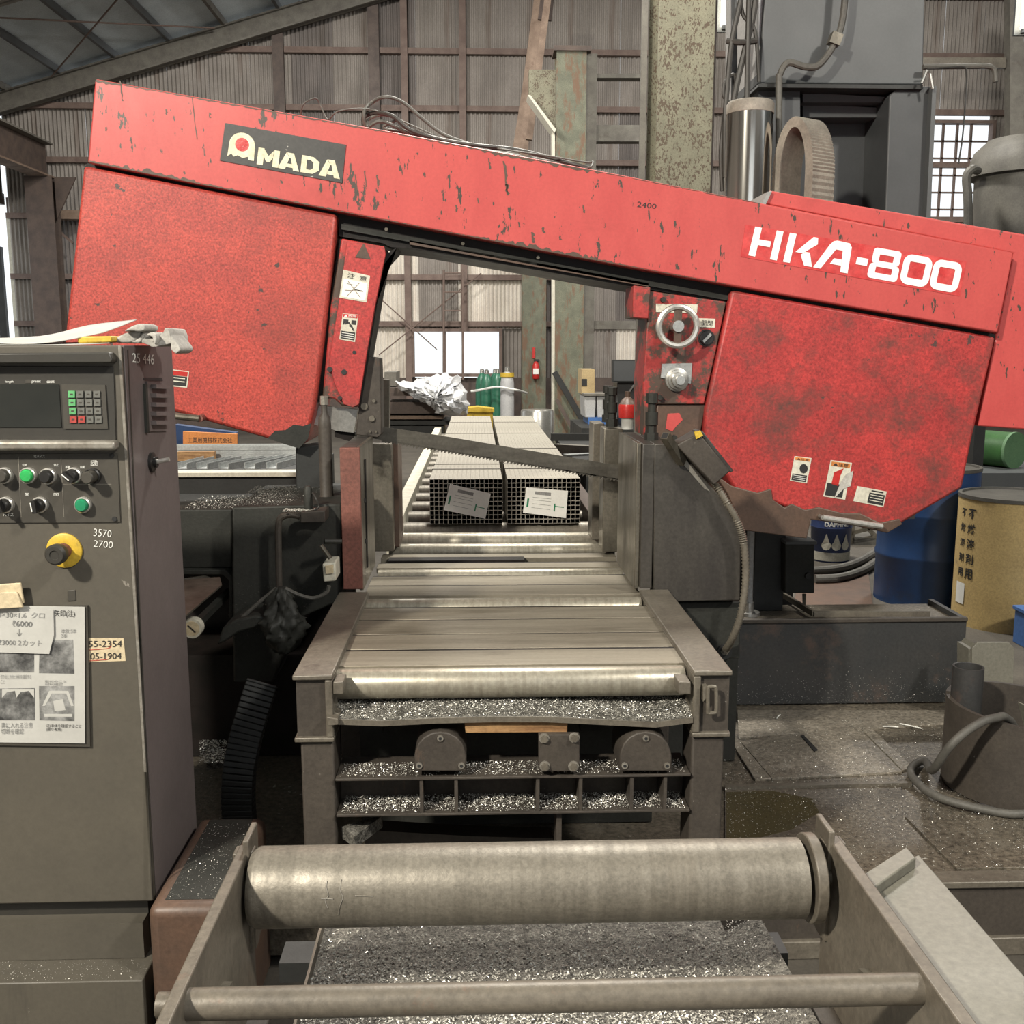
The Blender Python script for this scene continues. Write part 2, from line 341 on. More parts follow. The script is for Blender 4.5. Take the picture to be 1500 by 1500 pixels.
# corrugated sheets
def corr_mesh(pitch=.076, waves=10, seg=6, amp=.020):
    mb = MB(); n = waves*seg; v = []; f = []
    for i in range(n+1):
        x = i/n; y = amp*math.cos(2*math.pi*i/seg)
        v += [(x, y, 0), (x, y, 1)]
    for i in range(n): f.append((2*i, 2*i+2, 2*i+3, 2*i+1))
    return v, f
def sheet_proto(mat):
    v, f = corr_mesh(); me = bpy.data.meshes.new('corrugated_sheet'); me.from_pydata(v, [], f)
    me.polygons.foreach_set('use_smooth', [True]*len(me.polygons)); me.materials.append(MATS[mat]); return me
SHEET = {k: sheet_proto(k) for k in ('sheet_brown', 'sheet_dark', 'sheet_pale')}
def put_sheet(parent, kind, x0, x1, y, z0, z1, rotz=0):
    o = bpy.data.objects.new('corrugated_sheet', SHEET[kind]); C.objects.link(o); o.parent = parent
    o.location = Vector((x0, y+random.uniform(0, .012), z0))-WL[parent.name]; o.scale = (x1-x0, 1, z1-z0); o.rotation_euler = (0, 0, rotz)
    return o
w1a = PY(607, 486, WB); w1b = PY(731, 547, WB)
w2a = PY(1362, 182, WB); w2b = PY(1440, 332, WB)
wall = MB().box(XL, 20.7, WB-.02, WB+.1, 0, w1b.z-.08).build('wall_back', 'beam_brown', kind='structure')
def tier_rows(z0, z1, skip=None):
    xs = []; x = XL
    stops = [20.7] if not skip else [skip[0], skip[1], 20.7]
    while x < 13.4:
        if skip and abs(x-skip[0]) < .02: x = skip[1]; continue
        x1 = x+.76
        if skip and x < skip[0] < x1+.25: x1 = skip[0]
        xs.append((x, x1)); x = x1
    return xs
tiers = [(w1b.z-.08, w1a.z+.06, (w1a.x, w1b.x)), (w1a.z+.06, 3.95, None), (3.95, 5.95, (w2a.x, w2b.x)), (5.95, 7.95, None), (7.95, None, None)]
pale = {(1, round(PY(735, 430, WB).x)): 1}
for ti, (z0, z1, sk) in enumerate(tiers):
    for (a, b) in tier_rows(z0, z1, sk):
        top = z1 if z1 else roof_z((a+b)/2)-.1
        top = min(top, roof_z((a+b)/2)-.1)
        if top-z0 < .15: continue
        kind = random.choice(['sheet_brown']*3+['sheet_dark'])
        xc = (a+b)/2
        if ti == 1 and (PY(700, 430, WB).x < xc < PY(760, 430, WB).x or PY(560, 430, WB).x < xc < PY(600, 430, WB).x): kind = 'sheet_pale'
        if ti == 0 and xc < w1a.x and xc > -3: kind = 'sheet_pale'
        if ti == 0 and PY(905, 500, WB).x < xc < PY(945, 500, WB).x: kind = 'sheet_pale'
        put_sheet(wall, kind, a, b, WB+.02, z0, top)
for z in (1.98, 2.85, 3.95, 4.95, 5.9, 6.9, 7.95, 8.95):
    xa = max(XL, XL+(z-6.0)/.29+.1)
    MB().box(xa, 14, WB-.10, WB+.0, z-.05, z+.05).build('girt', 'girt', wall)
for px in (598, 680, 1462):
    p = PY(px, 420, WB); MB().box(p.x-.06, p.x+.06, WB-.16, WB-.1, 0 if px != 680 else w1a.z, roof_z(p.x)-.2).build('post', 'girt', wall)
for px in (412, 550):
    p = PY(px, 150, WB); MB().box(p.x-.10, p.x+.10, WB-.2, WB-.1, 3.5, roof_z(p.x)-.2).build('post', 'beam_brown', wall)
for (a, b) in (((555, 520), (705, 400)), ((560, 440), (640, 512))):
    MB().tube([PY(*a, WB-.3), PY(*b, WB-.3)], .012, 6, 1).build('brace_rod', 'girt', wall)
# windows
def window(name, a, b, mull, bars, m):
    o = MB()
    t = .06
    o.box(a.x-t, b.x+t, WB-.12, WB+.06, a.z, a.z+t).box(a.x-t, b.x+t, WB-.14, WB+.06, b.z-t, b.z)
    o.box(a.x-t, a.x, WB-.12, WB+.06, b.z, a.z).box(b.x, b.x+t, WB-.12, WB+.06, b.z, a.z)
    r = o.build(name, m, kind='structure')
    for u in mull: x = a.x+(b.x-a.x)*u; MB().box(x-.02, x+.02, WB-.05, WB, b.z, a.z).build('mullion', m, r)
    for u in bars: z = b.z+(a.z-b.z)*u; MB().box(a.x, b.x, WB-.05, WB, z-.015, z+.015).build('glazing_bar', m, r)
    return r
pm('glass', (.9, .95, .95), (.85, .9, .9), rough=.05, bump=0, speck=0, trans=.9, alpha=.25)
w1 = window('window_1', w1a, w1b, (.36, .57), (), 'girt')
for k in range(3):
    u0, u1 = ((0, .36), (.36, .57), (.57, 1))[k]
    MB().box(w1a.x+(w1b.x-w1a.x)*u0+.02, w1a.x+(w1b.x-w1a.x)*u1-.02, WB-.03, WB-.022, w1b.z, w1a.z).build('pane', 'glass', w1)
w2 = window('window_2', w2a, w2b, (.22, .45, .68), [i/6 for i in range(1, 6)], 'girt')
for p, q in (((536, 0), (536, 0)),): pass
# small holes of daylight seen as bright sky: ladder in front of window
t = thing('wall_ladder', PY(676, 600, 19.6), 'thin brown wall ladder fixed in front of the bright window', 'ladder')
for px in (650, 678): 
    a = PY(px, 395, 19.6); b = PY(px, 556, 19.6); MB().cyl(a, b, .022, n=8).build('rail', 'girt', t)
for py in (400, 428, 455): MB().cyl(PY(650, py, 19.6), PY(678, py, 19.6), .014, n=6).build('rung', 'girt', t)
# roof
v, f = [], []
n = 6*350
for (xa, xb) in ((XL-.6, 6.0), (6.0, 21)):
    b = len(v); m = 0
    for i in range(n+1):
        y = -6+(WB+.6+6)*i/n; z = .012*math.cos(2*math.pi*i/6)
        v += [(xa, y, roof_z(xa)+.12+z), (xb, y, roof_z(xb)+.12+z)]
    for i in range(n): f.append((b+2*i, b+2*i+1, b+2*i+3, b+2*i+2))
rf = MB().add(v, f).build('ceiling', 'sheet_roof', kind='structure', fixn=False)
for k in range(16):
    x = XL+.3+k*.98
    MB().box(x-.03, x+.03, -6, WB, roof_z(x)-.02, roof_z(x)+.1).build('purlin', 'housing_grey' if k % 4 else 'beam_dull', rf)
def rafter(y, name='rafter'):
    for (xa, xb) in ((XL, 6.0), (6.0, 20.7)):
        za, zb = roof_z(xa), roof_z(xb); mb = MB()
        mb.hull2([Vector((xa, y-.02, za-.36)), Vector((xb, y-.02, zb-.36)), Vector((xb, y-.02, zb-.02)), Vector((xa, y-.02, za-.02))],
                 [Vector((xa, y+.02, za-.36)), Vector((xb, y+.02, zb-.36)), Vector((xb, y+.02, zb-.02)), Vector((xa, y+.02, za-.02))])
        for dz in (-.36, -.03):
            mb.hull2([Vector((xa, y-.1, za+dz)), Vector((xb, y-.1, zb+dz)), Vector((xb, y-.1, zb+dz+.03)), Vector((xa, y-.1, za+dz+.03))],
                     [Vector((xa, y+.1, za+dz)), Vector((xb, y+.1, zb+dz)), Vector((xb, y+.1, zb+dz+.03)), Vector((xa, y+.1, za+dz+.03))])
        mb.build('rafter', 'beam_dull', rf)
rafter(WB-.35); rafter(15.4); rafter(10.8); rafter(6.2); rafter(1.6)
for (a, b) in (((-7.5, 16), (-4.6, 19.4)), ((-7.5, 19.4), (-4.6, 16)), ((-4.6, 16), (-1.7, 19.4))):
    MB().tube([(a[0], a[1], roof_z(a[0])-.08), (b[0], b[1], roof_z(b[0])-.08)], .014, 6, 1).build('tie_rod', 'girt', rf)
# left wall with the tall open doorway
MB().box(20.7, 20.8, -6, WB, 0, 6).build('wall_right', 'sheet_dark', kind='structure')
MB().box(XL, -.5, -6.1, -6, 0, 6).box(3.5, 20.7, -6.1, -6, 0, 6).box(-.5, 3.5, -6.1, -6, 4.2, 6).build('wall_front', 'sheet_dark', kind='structure')
wl = MB().box(XL-.12, XL-.04, -6, WB, 4.15, 4.35).build('wall_left', 'beam_brown', kind='structure')
for k in range(11):
    o = put_sheet(wl, 'sheet_dark', XL-.05, XL-.05+2.4, -6.4+2.4*k, 4.3, 6.1, math.pi/2)
MB().box(XL-.06, XL+.04, PX(21, 420, XL).y, PX(36, 420, XL).y, 0, PX(30, 318, XL).z).build('door_jamb', 'cream', wl)
MB().box(XL-.06, XL+.02, PX(36, 420, XL).y, WB+.1, 0, 4.3).build('door_post', 'beam_brown', wl)
MB().box(XL-.1, XL, -6, 15.6, 0, 4.3).build('panel', 'sheet_dark', wl)
MB().box(PY(-4, 400, 20.5).x, PY(7, 400, 20.5).x, 20.4, 20.5, 0, PY(2, 362, 20.5).z).build('gate_post', 'rack', wl)
# crane runway girder + corner column on the left
g = thing('crane_girder', (-8.0, 14, 4.6), 'brown crane runway girder under the left eave', 'girder')
gz = PY(72, 258, 19.3).z; gx = PY(64, 250, 19.3).x; g.location.x = gx; WL[g.name].x = gx
MB().box(gx-.02, gx+.02, 8, 19.4, gz, gz+.55).build('web', 'beam_brown', g)
MB().box(gx-.16, gx+.16, 8, 19.4, gz-.03, gz).build('bottom_flange', 'rust_lattice', g)
MB().box(gx-.16, gx+.16, 8, 19.4, gz+.55, gz+.58).build('top_flange', 'beam_dull', g)
c = thing('corner_column', (-8.2, 19.2, 0), 'dark brown steel corner column carrying the crane girder', 'column')
a = PY(42, 300, 19.2).x; b = PY(82, 300, 19.2).x
MB().box(a, b, 19.08, 19.1, 0, gz-.03).build('flange', 'beam_brown', c)
MB().box((a+b)/2-.012, (a+b)/2+.012, 19.1, 19.36, 0, gz-.03).build('web', 'beam_brown', c)
MB().box(a, b, 19.36, 19.38, 0, gz-.03).build('flange', 'beam_brown', c)
MB().hull2([Vector((b, 19.2, gz-.03)), Vector((b+.38, 19.2, gz-.03)), Vector((b, 19.2, gz-.75))], [Vector((b, 19.24, gz-.03)), Vector((b+.38, 19.24, gz-.03)), Vector((b, 19.24, gz-.75))]).build('knee_bracket', 'beam_brown', c)
br = thing('wall_bracket', PY(95, 330, 19.5), 'rusty shelf bracket beside the corner column', 'bracket')
MB().ppx([(66, 307), (116, 308), (116, 321), (66, 320)], 19.5, 19.75).build('arm', 'rust_lattice', br)
MB().beam(PY(70, 325, 19.6), PY(107, 356, 19.6), .04, .04).build('brace', 'girt', br)
# columns
def hcol(name, x0p, x1p, Y, py, ztop, mat, label, zb=0, dep=.34):
    a = PY(x0p, py, Y).x; b = PY(x1p, py, Y).x
    t = thing(name, ((a+b)/2, Y, zb), label, 'column')
    MB().box(a, b, Y-.012, Y+.012, zb, ztop).build('flange', mat, t, bevel=.004)
    MB().box((a+b)/2-.01, (a+b)/2+.01, Y+.012, Y+dep, zb, ztop).build('web', mat, t)
    MB().box(a, b, Y+dep, Y+dep+.024, zb, ztop).build('flange', mat, t)
    return t, a, b
cA, a, b = hcol('steel_column', 765, 800, 19.2, 500, 4.2, 'column_rust', 'rusty green steel column carrying the fire extinguisher')
cB, a, b = hcol('steel_column', 814, 857, 15.0, 300, PY(830, 75, 15).z, 'column_rust', 'tall green and rust steel column behind the tube bundles')
MB().box(a-.04, b+.06, 14.95, 15.42, PY(830, 75, 15).z, PY(830, 68, 15).z).build('cap_plate', 'beam_brown', cB)
MB().box(b, b+.16, 15.1, 15.12, 0, PY(830, 75, 15).z).build('side_flange', 'beam_dull', cB)
MB().ppx([(775, 102), (814, 102), (814, 190), (775, 140)], 15.02, 15.2).build('gusset', 'column_green', cB)
MB().ppx([(773, 139), (777, 139), (815, 190), (812, 194)], 14.9, 15.3).build('gusset_flange', 'cream', cB)
MB().ppx([(809, 190), (813, 190), (813, 640), (809, 640)], 15.0, 15.2).build('edge_strip', 'cream', cB)
MB().beam(PY(812, 545, 14.9), PY(862, 630, 14.9), .08, .08).build('brace', 'rack', cB)
MB().beam(PY(815, 585, 14.8), PY(845, 640, 14.8), .05, .05).build('brace', 'beam_brown', cB)
cC, a, b = hcol('steel_column', 962, 1044, 8.0, 150, 6.2, 'column_green', 'big olive green steel column mottled with rust spots', dep=.42)
MB().box(a-.075, a-.03, 8.3, 8.34, 0, 6.2).build('cover_strip', 'beam_dull', cC)
MB().box(b+.01, b+.06, 8.2, 8.25, 0, 6.2).build('pipe_strip', 'beam_brown', cC)
lt = thing('lattice_strut', PY(755, 230, 16.5), 'rusty slanting lattice strut beside the tall green column', 'strut')
MB().ppx([(786, -30), (812, -30), (780, 118), (773, 230), (749, 230), (765, 130)], 16.4, 16.7).build('strut', 'rust_lattice', lt)
MB().ppx([(795, -30), (815, -30), (808, 30), (788, 28)], 16.34, 16.4).build('splice_plate', 'beam_brown', lt)
MB().beam(PY(806, -30, 16.2), PY(775, 205, 16.2), .10, .10).build('tie', 'rust_lattice', lt)
for (x0, x1, y0, y1) in ((858, 948, 183, 207), (858, 948, 108, 114), (857, 935, 470, 482)):
    MB().ppx(rect(x0, y0, x1, y1), 15.3, 15.5).build('cross_beam', 'beam_dull', None, {183: 'dull horizontal beam between the two green columns', 108: 'thin pale rail above the dull horizontal beam', 470: 'low rail under the saw arm beside the green column'}[y0], 'beam')
# fire extinguisher on column
fe = thing('fire_extinguisher', PY(785, 556, 19.11), 'red fire extinguisher hung on the rusty column', 'extinguisher')
p = PY(785, 555, 19.12); q = PY(785, 535, 19.12)
MB().lathe([(0, .055), (.02, .065), (q.z-p.z, .065), (q.z-p.z+.06, .03), (q.z-p.z+.07, .02)], p, (0, 0, 1), 16).build('body', 'extinguisher_red', fe)
MB().box(p.x-.03, p.x+.06, 19.10, 19.19, q.z+.07, q.z+.11).build('handle', 'ink', fe)
MB().ppx(rect(781, 540, 789, 548), 19.052, 19.056).build('sticker', 'white', fe)
sg = MB().ppx(rect(780, 509, 784, 525), 19.17, 19.189).build('wall_sign', 'extinguisher_red', None, 'small red vertical sign above the fire extinguisher', 'sign')
# gas cylinders
def gas(px, Y, top, mat, label, grp=None):
    tp = PY(px, top, Y); r = .115; h = tp.z
    t = thing('gas_cylinder', (tp.x, Y, 0), label, 'gas cylinder', grp)
    MB().lathe([(0, r*.9), (.03, r), (h-.28, r), (h-.18, r*.86), (h-.11, r*.5), (h-.08, r*.32), (h-.08, r*.3)], (tp.x, Y, 0), (0, 0, 1), 20).build('body', mat, t)
    MB().lathe([(h-.08, r*.36), (h-.02, r*.34), (h, r*.15)], (tp.x, Y, 0), (0, 0, 1), 12).build('valve_cap', 'alu', t)
    return t
G1 = 'green gas cylinders roped together'
gas(706, 17.9, 540, 'gas_green', 'dark green gas cylinder roped beside the window', G1)
gas(713, 17.6, 541, 'gas_green', 'dark green gas cylinder roped beside the window', G1)
gas(729, 17.3, 540, 'gas_green', 'dark green gas cylinder roped beside the window', G1)
gas(725, 18.2, 540, 'gas_green', 'dark green gas cylinder roped beside the window', G1)
gc = gas(743, 17.05, 537, 'gas_grey', 'pale grey gas cylinder with yellow shoulder next to the green ones')
MB().lathe([(PY(743, 552, 17.05).z, .117), (PY(743, 546, 17.05).z, .112)], (WL[gc.name].x, 17.05, 0), (0, 0, 1), 20).build('shoulder_band', 'yellow', gc)
MB().tube([PY(690, 573, 17.3), PY(700, 572, 17.25), PY(728, 567, 16.95), PY(748, 570, 16.88), PY(760, 572, 17.0), PY(772, 576, 17.6)], .02, 6).build('rope', 'white', None, 'pale rope tied round the gas cylinders', 'rope')
MB().ppx([(682, 598), (700, 596), (724, 599), (724, 604), (682, 604)], 12.0, 12.3).box(PY(684, 604, 12).x, PY(722, 604, 12).x, 12.02, 12.28, 0, PY(700, 603, 12).z).build('yellow_bag', 'yellow', None, 'yellow sheet lying at the far end of the bundles', 'sheet')
# heap under plastic film
hp = thing('profile_stack', PY(610, 625, 11.0), 'stack of dark purple-brown profiles beneath the plastic film', 'steel stack')
for i, (x0, x1, y0, y1, m) in enumerate(((566, 648, 568, 580, 'beam_brown'), (562, 655, 589, 606, 'beam_brown'), (560, 650, 609, 614, 'rust_lattice'), (560, 668, 616, 622, 'rack'), (565, 650, 624, 640, 'rack'), (563, 580, 545, 566, 'beam_dull'))):
    MB().ppx(rect(x0, y0, x1, y1), 10.6+.03*i, 11.3).build('profile', m, hp)
for px in (570, 640): MB().box(PY(px, 640, 10.9).x-.05, PY(px, 640, 10.9).x+.05, 10.7, 11.2, 0, PY(px, 640, 10.75).z).build('leg', 'rack', hp)
pxs = [(578, 557), (600, 558), (620, 556), (632, 550), (655, 548), (668, 551), (680, 566), (686, 590), (684, 606), (660, 608), (640, 606), (632, 592), (616, 588), (600, 580), (586, 570)]
bm = MB(); cz = PY(640, 580, 10.4); N = len(pxs); rings = [[PY(*q, 10.4) for q in pxs]]
vv = [cz+Vector((0, -.45, 0))]; 
prev = None; levels = 6; ff = []
for L_ in range(levels+1):
    t_ = L_/levels; ring = []
    for i in range(N*4):
        a0 = pxs[(i//4) % N]; a1 = pxs[(i//4+1) % N]; u = (i % 4)/4
        q = PY(a0[0]+(a1[0]-a0[0])*u, a0[1]+(a1[1]-a0[1])*u, 10.4)
        k = .12+.88*t_
        p = cz+(q-cz)*k+Vector((0, -.4*math.sqrt(max(0, 1-t_*t_)), 0))+Vector((random.gauss(0, .012), random.gauss(0, .035), random.gauss(0, .012)))
        ring.append(p)
    b0 = len(vv); vv += ring
    M_ = N*4
    if L_ == 0: ff += [(0, b0+i, b0+(i+1) % M_) for i in range(M_)]
    else: ff += [(b0-M_+i, b0+i, b0+(i+1) % M_, b0-M_+(i+1) % M_) for i in range(M_)]
b0 = len(vv); vv += [p+Vector((0, .16, 0)) for p in ring]; ff += [(b0-M_+i, b0+i, b0+(i+1) % M_, b0-M_+(i+1) % M_) for i in range(M_)]
MB().add(vv, ff).build('plastic_film', 'film', None, 'crumpled clear plastic film thrown over the stack', 'plastic film', angle=25)
# things behind the right jaws
cb = thing('carton', PY(862, 577, 11.5), 'tan cardboard box on the far grey bins', 'box')
MB().ppx(rect(852, 541, 871, 577), 11.5, 11.9).build('box_body', 'carton', cb)
MB().ppx(rect(852, 555, 860, 565), 11.49, 11.5).build('slot', 'ink', cb)
for i, (x0, x1) in enumerate(((856, 873), (874, 893), (894, 910))):
    t = thing('grey_bin', PY((x0+x1)/2, 612, 11.3), ['pale grey steel bin under the cardboard box', 'pale grey steel bin between its two neighbours', 'pale grey steel bin under the black panel'][i], 'bin', 'row of grey bins')
    MB().ppx([(x0, 580), (x1, 580), (x1-1, 612), (x0+1, 612)], 11.3, 11.8).build('bin_body', 'gas_grey', t, bevel=.01)
    MB().ppx(rect(x0-.5, 577, x1+.5, 580), 11.27, 11.83).build('rim', 'beam_dull', t)
MB().ppx(rect(862, 612, 895, 622), 11.25, 11.8).build('blue_crate', 'blue_plastic', None, 'blue crate beneath the grey bins', 'crate')
MB().box(PY(845, 622, 11.2).x, PY(940, 622, 11.2).x, 10.7, 12, 0, PY(845, 622, 11.2).z).build('bench', 'rack', None, 'dark low bench carrying the blue crate and bins', 'bench')
bp = thing('black_panel', PY(915, 600, 10.8), 'black display board with a dark chair shape below', 'board')
MB().ppx(rect(897, 527, 934, 560), 10.8, 10.86).build('board', 'rack', bp); MB().ppx(rect(899, 529, 932, 558), 10.79, 10.8).build('face', 'housing_dark', bp)
MB().ppx([(905, 556), (934, 556), (934, 625), (912, 625), (903, 575)], 10.87, 11.2).build('support', 'black_plastic', bp)
rj = thing('red_jug', PY(917, 612, 9.0), 'red jug with white base hanging near the jaw bolts', 'jug')
a = PY(919, 612, 9); MB().lathe([(0, .075), (.10, .08), (.12, .075)], (a.x, 9, a.z), (0, 0, 1), 16).build('jug_body', 'extinguisher_red', rj)
MB().box(a.x-.07, a.x+.07, 8.93, 9.07, 0, a.z-.1).build('stand', 'rack', rj)
MB().lathe([(.12, .075), (.16, .05), (.18, .025), (.23, .025)], (a.x, 9, a.z), (0, 0, 1), 16).build('jug_neck', 'bare_brown', rj)
MB().lathe([(-.10, .05), (.0, .055)], (a.x, 9, a.z), (0, 0, 1), 16).build('base', 'white', rj)
MB().tube([PY(922, 575, 9), PY(930, 565, 9), PY(934, 580, 9), PY(936, 610, 9)], .012, 6).build('hose', 'wire', rj)
MB().box(PY(934, 500, 9.2).x, PY(943, 500, 9.2).x, 9.2, 9.3, -.002, PY(938, 469, 9.2).z).build('pale_post', 'cream', None, 'narrow pale post beside the red control panel', 'post')
tb = thing('metal_drum', (PY(787, 640, 13.0).x, 13, 0), 'galvanised drum beside the far bundle end', 'drum')
a = PY(787, 600, 13); MB().lathe([(0, .2), (.02, .21), (a.z-.02, .21), (a.z, .2)], (a.x, 13, 0), (0, 0, 1), 24).build('drum_body', 'alu', tb)
# floor clutter frames right of bundles
st = thing('bar_rack', PY(860, 700, 6.4), 'dark bar rack standing behind the right jaws', 'rack')
q = PY(835, 668, 6.4); zr_ = q.z+.03
for px in (842, 885):
    p = PY(px, 668, 6.4); MB().box(p.x-.05, p.x+.05, 6.2, 6.8, 0, q.z).build('leg', 'rack', st)
MB().box(q.x-.02, PY(900, 668, 6.4).x, 5.9, 7.35, q.z, zr_).build('top', 'rack', st)
for (a, b, hh_, m, lab) in (((807, 640), (868, 640), .05, 'rack', 'dark steel bar lying behind the right jaws'), ((814, 656), (868, 659), .05, 'beam_dull', 'dull steel bar lying in front of the dark bar'), ((828, 667), (868, 665), .012, 'galv', 'thin pale steel strip lying near the right jaws')):
    z_ = zr_+hh_/2-.001; MB().beam(PZ(*a, z_), PZ(*b, z_), .06, hh_).build('steel_bar', m, None, lab, 'bar')
# ---- steel stock on a rack, left behind the machine
rk = thing('stock_rack', PY(340, 735, 5.2), 'dark steel rack with cream edge holding galvanised channels', 'rack')
a = PY(120, 695, 5.0); b = PY(452, 695, 5.0)
MB().box(a.x, b.x, 5.0, 5.9, .25, a.z-.012).build('rack_body', 'rack', rk)
MB().box(a.x, b.x, 5.03, 5.9, a.z-.012, a.z+.006).build('top_plate', 'rack', rk)
MB().box(a.x, b.x, 4.98, 5.10, a.z-.012, a.z+.008).build('front_edge', 'cream', rk)
for u in (.1, .9): x = a.x+(b.x-a.x)*u; MB().box(x-.06, x+.06, 5.2, 5.7, 0, .25).build('leg', 'rack', rk)
zt = a.z+.006
def channel(p0, p1, wd, ht, mat, label, grp):
    p0 = Vector(p0); p1 = Vector(p1); d = (p1-p0).normalized(); s = d.cross(Vector((0, 0, 1))).normalized()
    mb = MB(); up = Vector((0, 0, 1)); t = .003
    prof = [(-wd/2, 0), (wd/2, 0), (wd/2, ht), (wd/2-t, ht), (wd/2-t, t), (-wd/2+t, t), (-wd/2+t, ht), (-wd/2, ht)]
    mb.hull2([p0+s*x+up*z for x, z in prof], [p1+s*x+up*z for x, z in prof]).build('steel_channel', mat, None, label, 'channel', grp)
xa, xb = PY(150, 680, 5.5).x, PY(438, 680, 5.5).x
for k in range(3):
    for r_ in range(2):
        channel((xa+random.uniform(0, .1), 5.62+.055*r_, zt+.0255*k), (xb-random.uniform(0, .03), 5.62+.055*r_, zt+.0255*k), .05, .024, 'galv', 'long galvanised channel lying level in the pile on the rack', 'level channels piled on the rack')
for px, sk, ye in ((266, .05, 5.49), (296, .09, 5.50), (328, .15, 5.50), (366, .12, 5.57), (398, .10, 5.56)):
    A = PY(px, 690, 5.15); A.z = zt; channel(A, (A.x+sk, ye, zt), .06, .03, 'galv', 'short galvanised offcut lying in front of the channel pile', 'short offcuts on the rack')
MB().box(PY(258, 660, 5.5).x, PY(312, 660, 5.5).x, 5.52, 5.56, zt, zt+.05).build('wood_batten', 'wood', None, 'short wooden batten in front of the channels', 'batten')
sgn = thing('orange_sign', PY(307, 652, 6.1), 'orange board with dark Japanese lettering behind the channels', 'sign')
MB().ppx([(268, 632), (347, 636), (347, 655), (268, 655)], 6.1, 6.13).build('board', 'orange', sgn)
text_y('工業用機械株式会社', [(275, 640), (340, 641), (340, 649), (275, 649)], 6.1, 'ink', sgn)
MB().ppx([(255, 622), (345, 634), (345, 687), (255, 687)], 6.22, 6.3).build('blue_bar', 'drum_blue', None, 'dark blue sheet standing behind the orange board', 'sheet')
MB().ppx([(268, 655), (347, 655), (347, 690), (268, 690)], 6.12, 6.2).build('stand', 'rack', sgn)
MB().box(PY(150, 650, 6.3).x, PY(440, 650, 6.3).x, 6.05, 6.6, 0, PY(300, 690, 6.12).z-.005).build('bench', 'rack', None, 'dark low bench behind the stock rack', 'bench')
# ================================================================== REAR CONVEYOR AND TUBE BUNDLES
ZR = .80
def yz(py, z=ZR): return PZ(720, py, z).y
XLr = PZ(490, 985, ZR).x; XRr = PZ(1008, 985, ZR).x
rc = thing('rear_conveyor', ((XLr+XRr)/2, 6.2, 0), 'rear roller conveyor carrying the square tube bundles', 'conveyor')
XL2 = PY(594, 760, yz(760)).x; XR2 = PY(866, 770, yz(770)).x
for nm, xx, m in (('left_rail', XL2-.06, 'cream'), ('right_rail', XR2+.0, 'beam_brown')):
    MB().box(xx, xx+.06, 4.2, 9.2, .70, .84).build('side_rail', m, rc, bevel=.003)
proto = None
ys = [yz(783), yz(766), yz(752), yz(737), yz(721)]
while ys[-1] < 9.0: ys.append(ys[-1]+.36)
ys = [4.42+.305*k for k in range(16)]
for y in ys:
    if proto is None:
        proto = MB().cyl((XL2, y, ZR-.045), (XR2, y, ZR-.045), .045, n=20).build('roller', 'roller_steel', rc); y00 = y
    else: inst(proto, rc, (0, y-y00, 0))
for y in (4.3, 6.3, 8.6):
    for xx in (XL2-.04, XR2+.02): MB().box(xx-.03, xx+.05, y, y+.08, 0, .70).build('leg', 'rack', rc)
YB = 4.37
def bundle(px0, px1, label):
    a = PY(px0, 768, YB); b = PY(px1, 702, YB)
    x0, x1 = a.x, b.x; z0 = ZR+.001; pit = (x1-x0)/16; z1 = z0+pit*10
    t = thing('tube_bundle', ((x0+x1)/2, YB, z0), label, 'tube bundle', None)
    proto = None; w_ = pit-.0005; Lb = 4.0; th = .0013
    for i in range(16):
        for j in range(10):
            if proto is None:
                mb = MB(); xx, zz = x0, z0
                o4 = [(xx, zz), (xx+w_, zz), (xx+w_, zz+w_), (xx, zz+w_)]; i4 = [(xx+th, zz+th), (xx+w_-th, zz+th), (xx+w_-th, zz+w_-th), (xx+th, zz+w_-th)]
                v = [(p[0], YB, p[1]) for p in o4]+[(p[0], YB, p[1]) for p in i4]+[(p[0], YB+Lb, p[1]) for p in o4]+[(p[0], YB+Lb, p[1]) for p in i4]
                f = []
                for k in range(4):
                    n = (k+1) % 4
                    f += [(k, n, 4+n, 4+k), (8+k, 12+k, 12+n, 8+n), (k, 8+k, 8+n, n), (4+k, 4+n, 12+n, 12+k)]
                proto = mb.add(v, f).build('square_tube', 'steel_tube', t, smooth=False); proto.data.materials.append(MATS['tube_inside'])
                for p_ in proto.data.polygons:
                    if p_.index % 4 == 3: p_.material_index = 1
            else: inst(proto, t, (pit*i, random.uniform(-.004, .004), pit*j))
    for y in (YB+.35, YB+.55, YB+1.3, YB+2.3, YB+3.3):
        MB().box(x0-.003, x1+.003, y, y+.016, z1-.0005, z1+.002).box(x0-.003, x0-.0005, y, y+.016, z0, z1).box(x1, x1+.003, y, y+.016, z0, z1).build('steel_strap', 'beam_dull', t)
    return t
b1 = bundle(630, 736, 'left strapped bundle of square steel tubes with a tilted tag')
b2 = bundle(743, 850, 'right strapped bundle of square steel tubes with a nearly level tag')
for bt, q in ((b1, [(659, 709), (719, 723), (711, 760), (650, 747)]), (b2, [(771, 714), (832, 719), (829, 759), (766, 751)])):
    Y = YB-.012
    tg = MB().ppx(q, Y-.002, Y).build('paper_tag', 'white', bt)
    MB().ppx(lerpq(q, .22, .12, .60, .24), Y-.003, Y-.002).build('barcode', 'ink_grey', tg)
    MB().ppx(lerpq(q, .06, .42, .10, .75), Y-.003, Y-.002).build('green_mark', 'green_dark', tg)
    MB().ppx(lerpq(q, .70, .52, .73, .80), Y-.003, Y-.002).build('green_mark', 'green_dark', tg)
    MB().ppx(lerpq(q, .73, .60, .93, .63), Y-.003, Y-.002).build('green_mark', 'green_dark', tg)
    for v in (.35, .45, .6, .75): MB().ppx(lerpq(q, .18, v, .62, v+.012), Y-.003, Y-.002).build('print_line', 'ink_grey', tg)
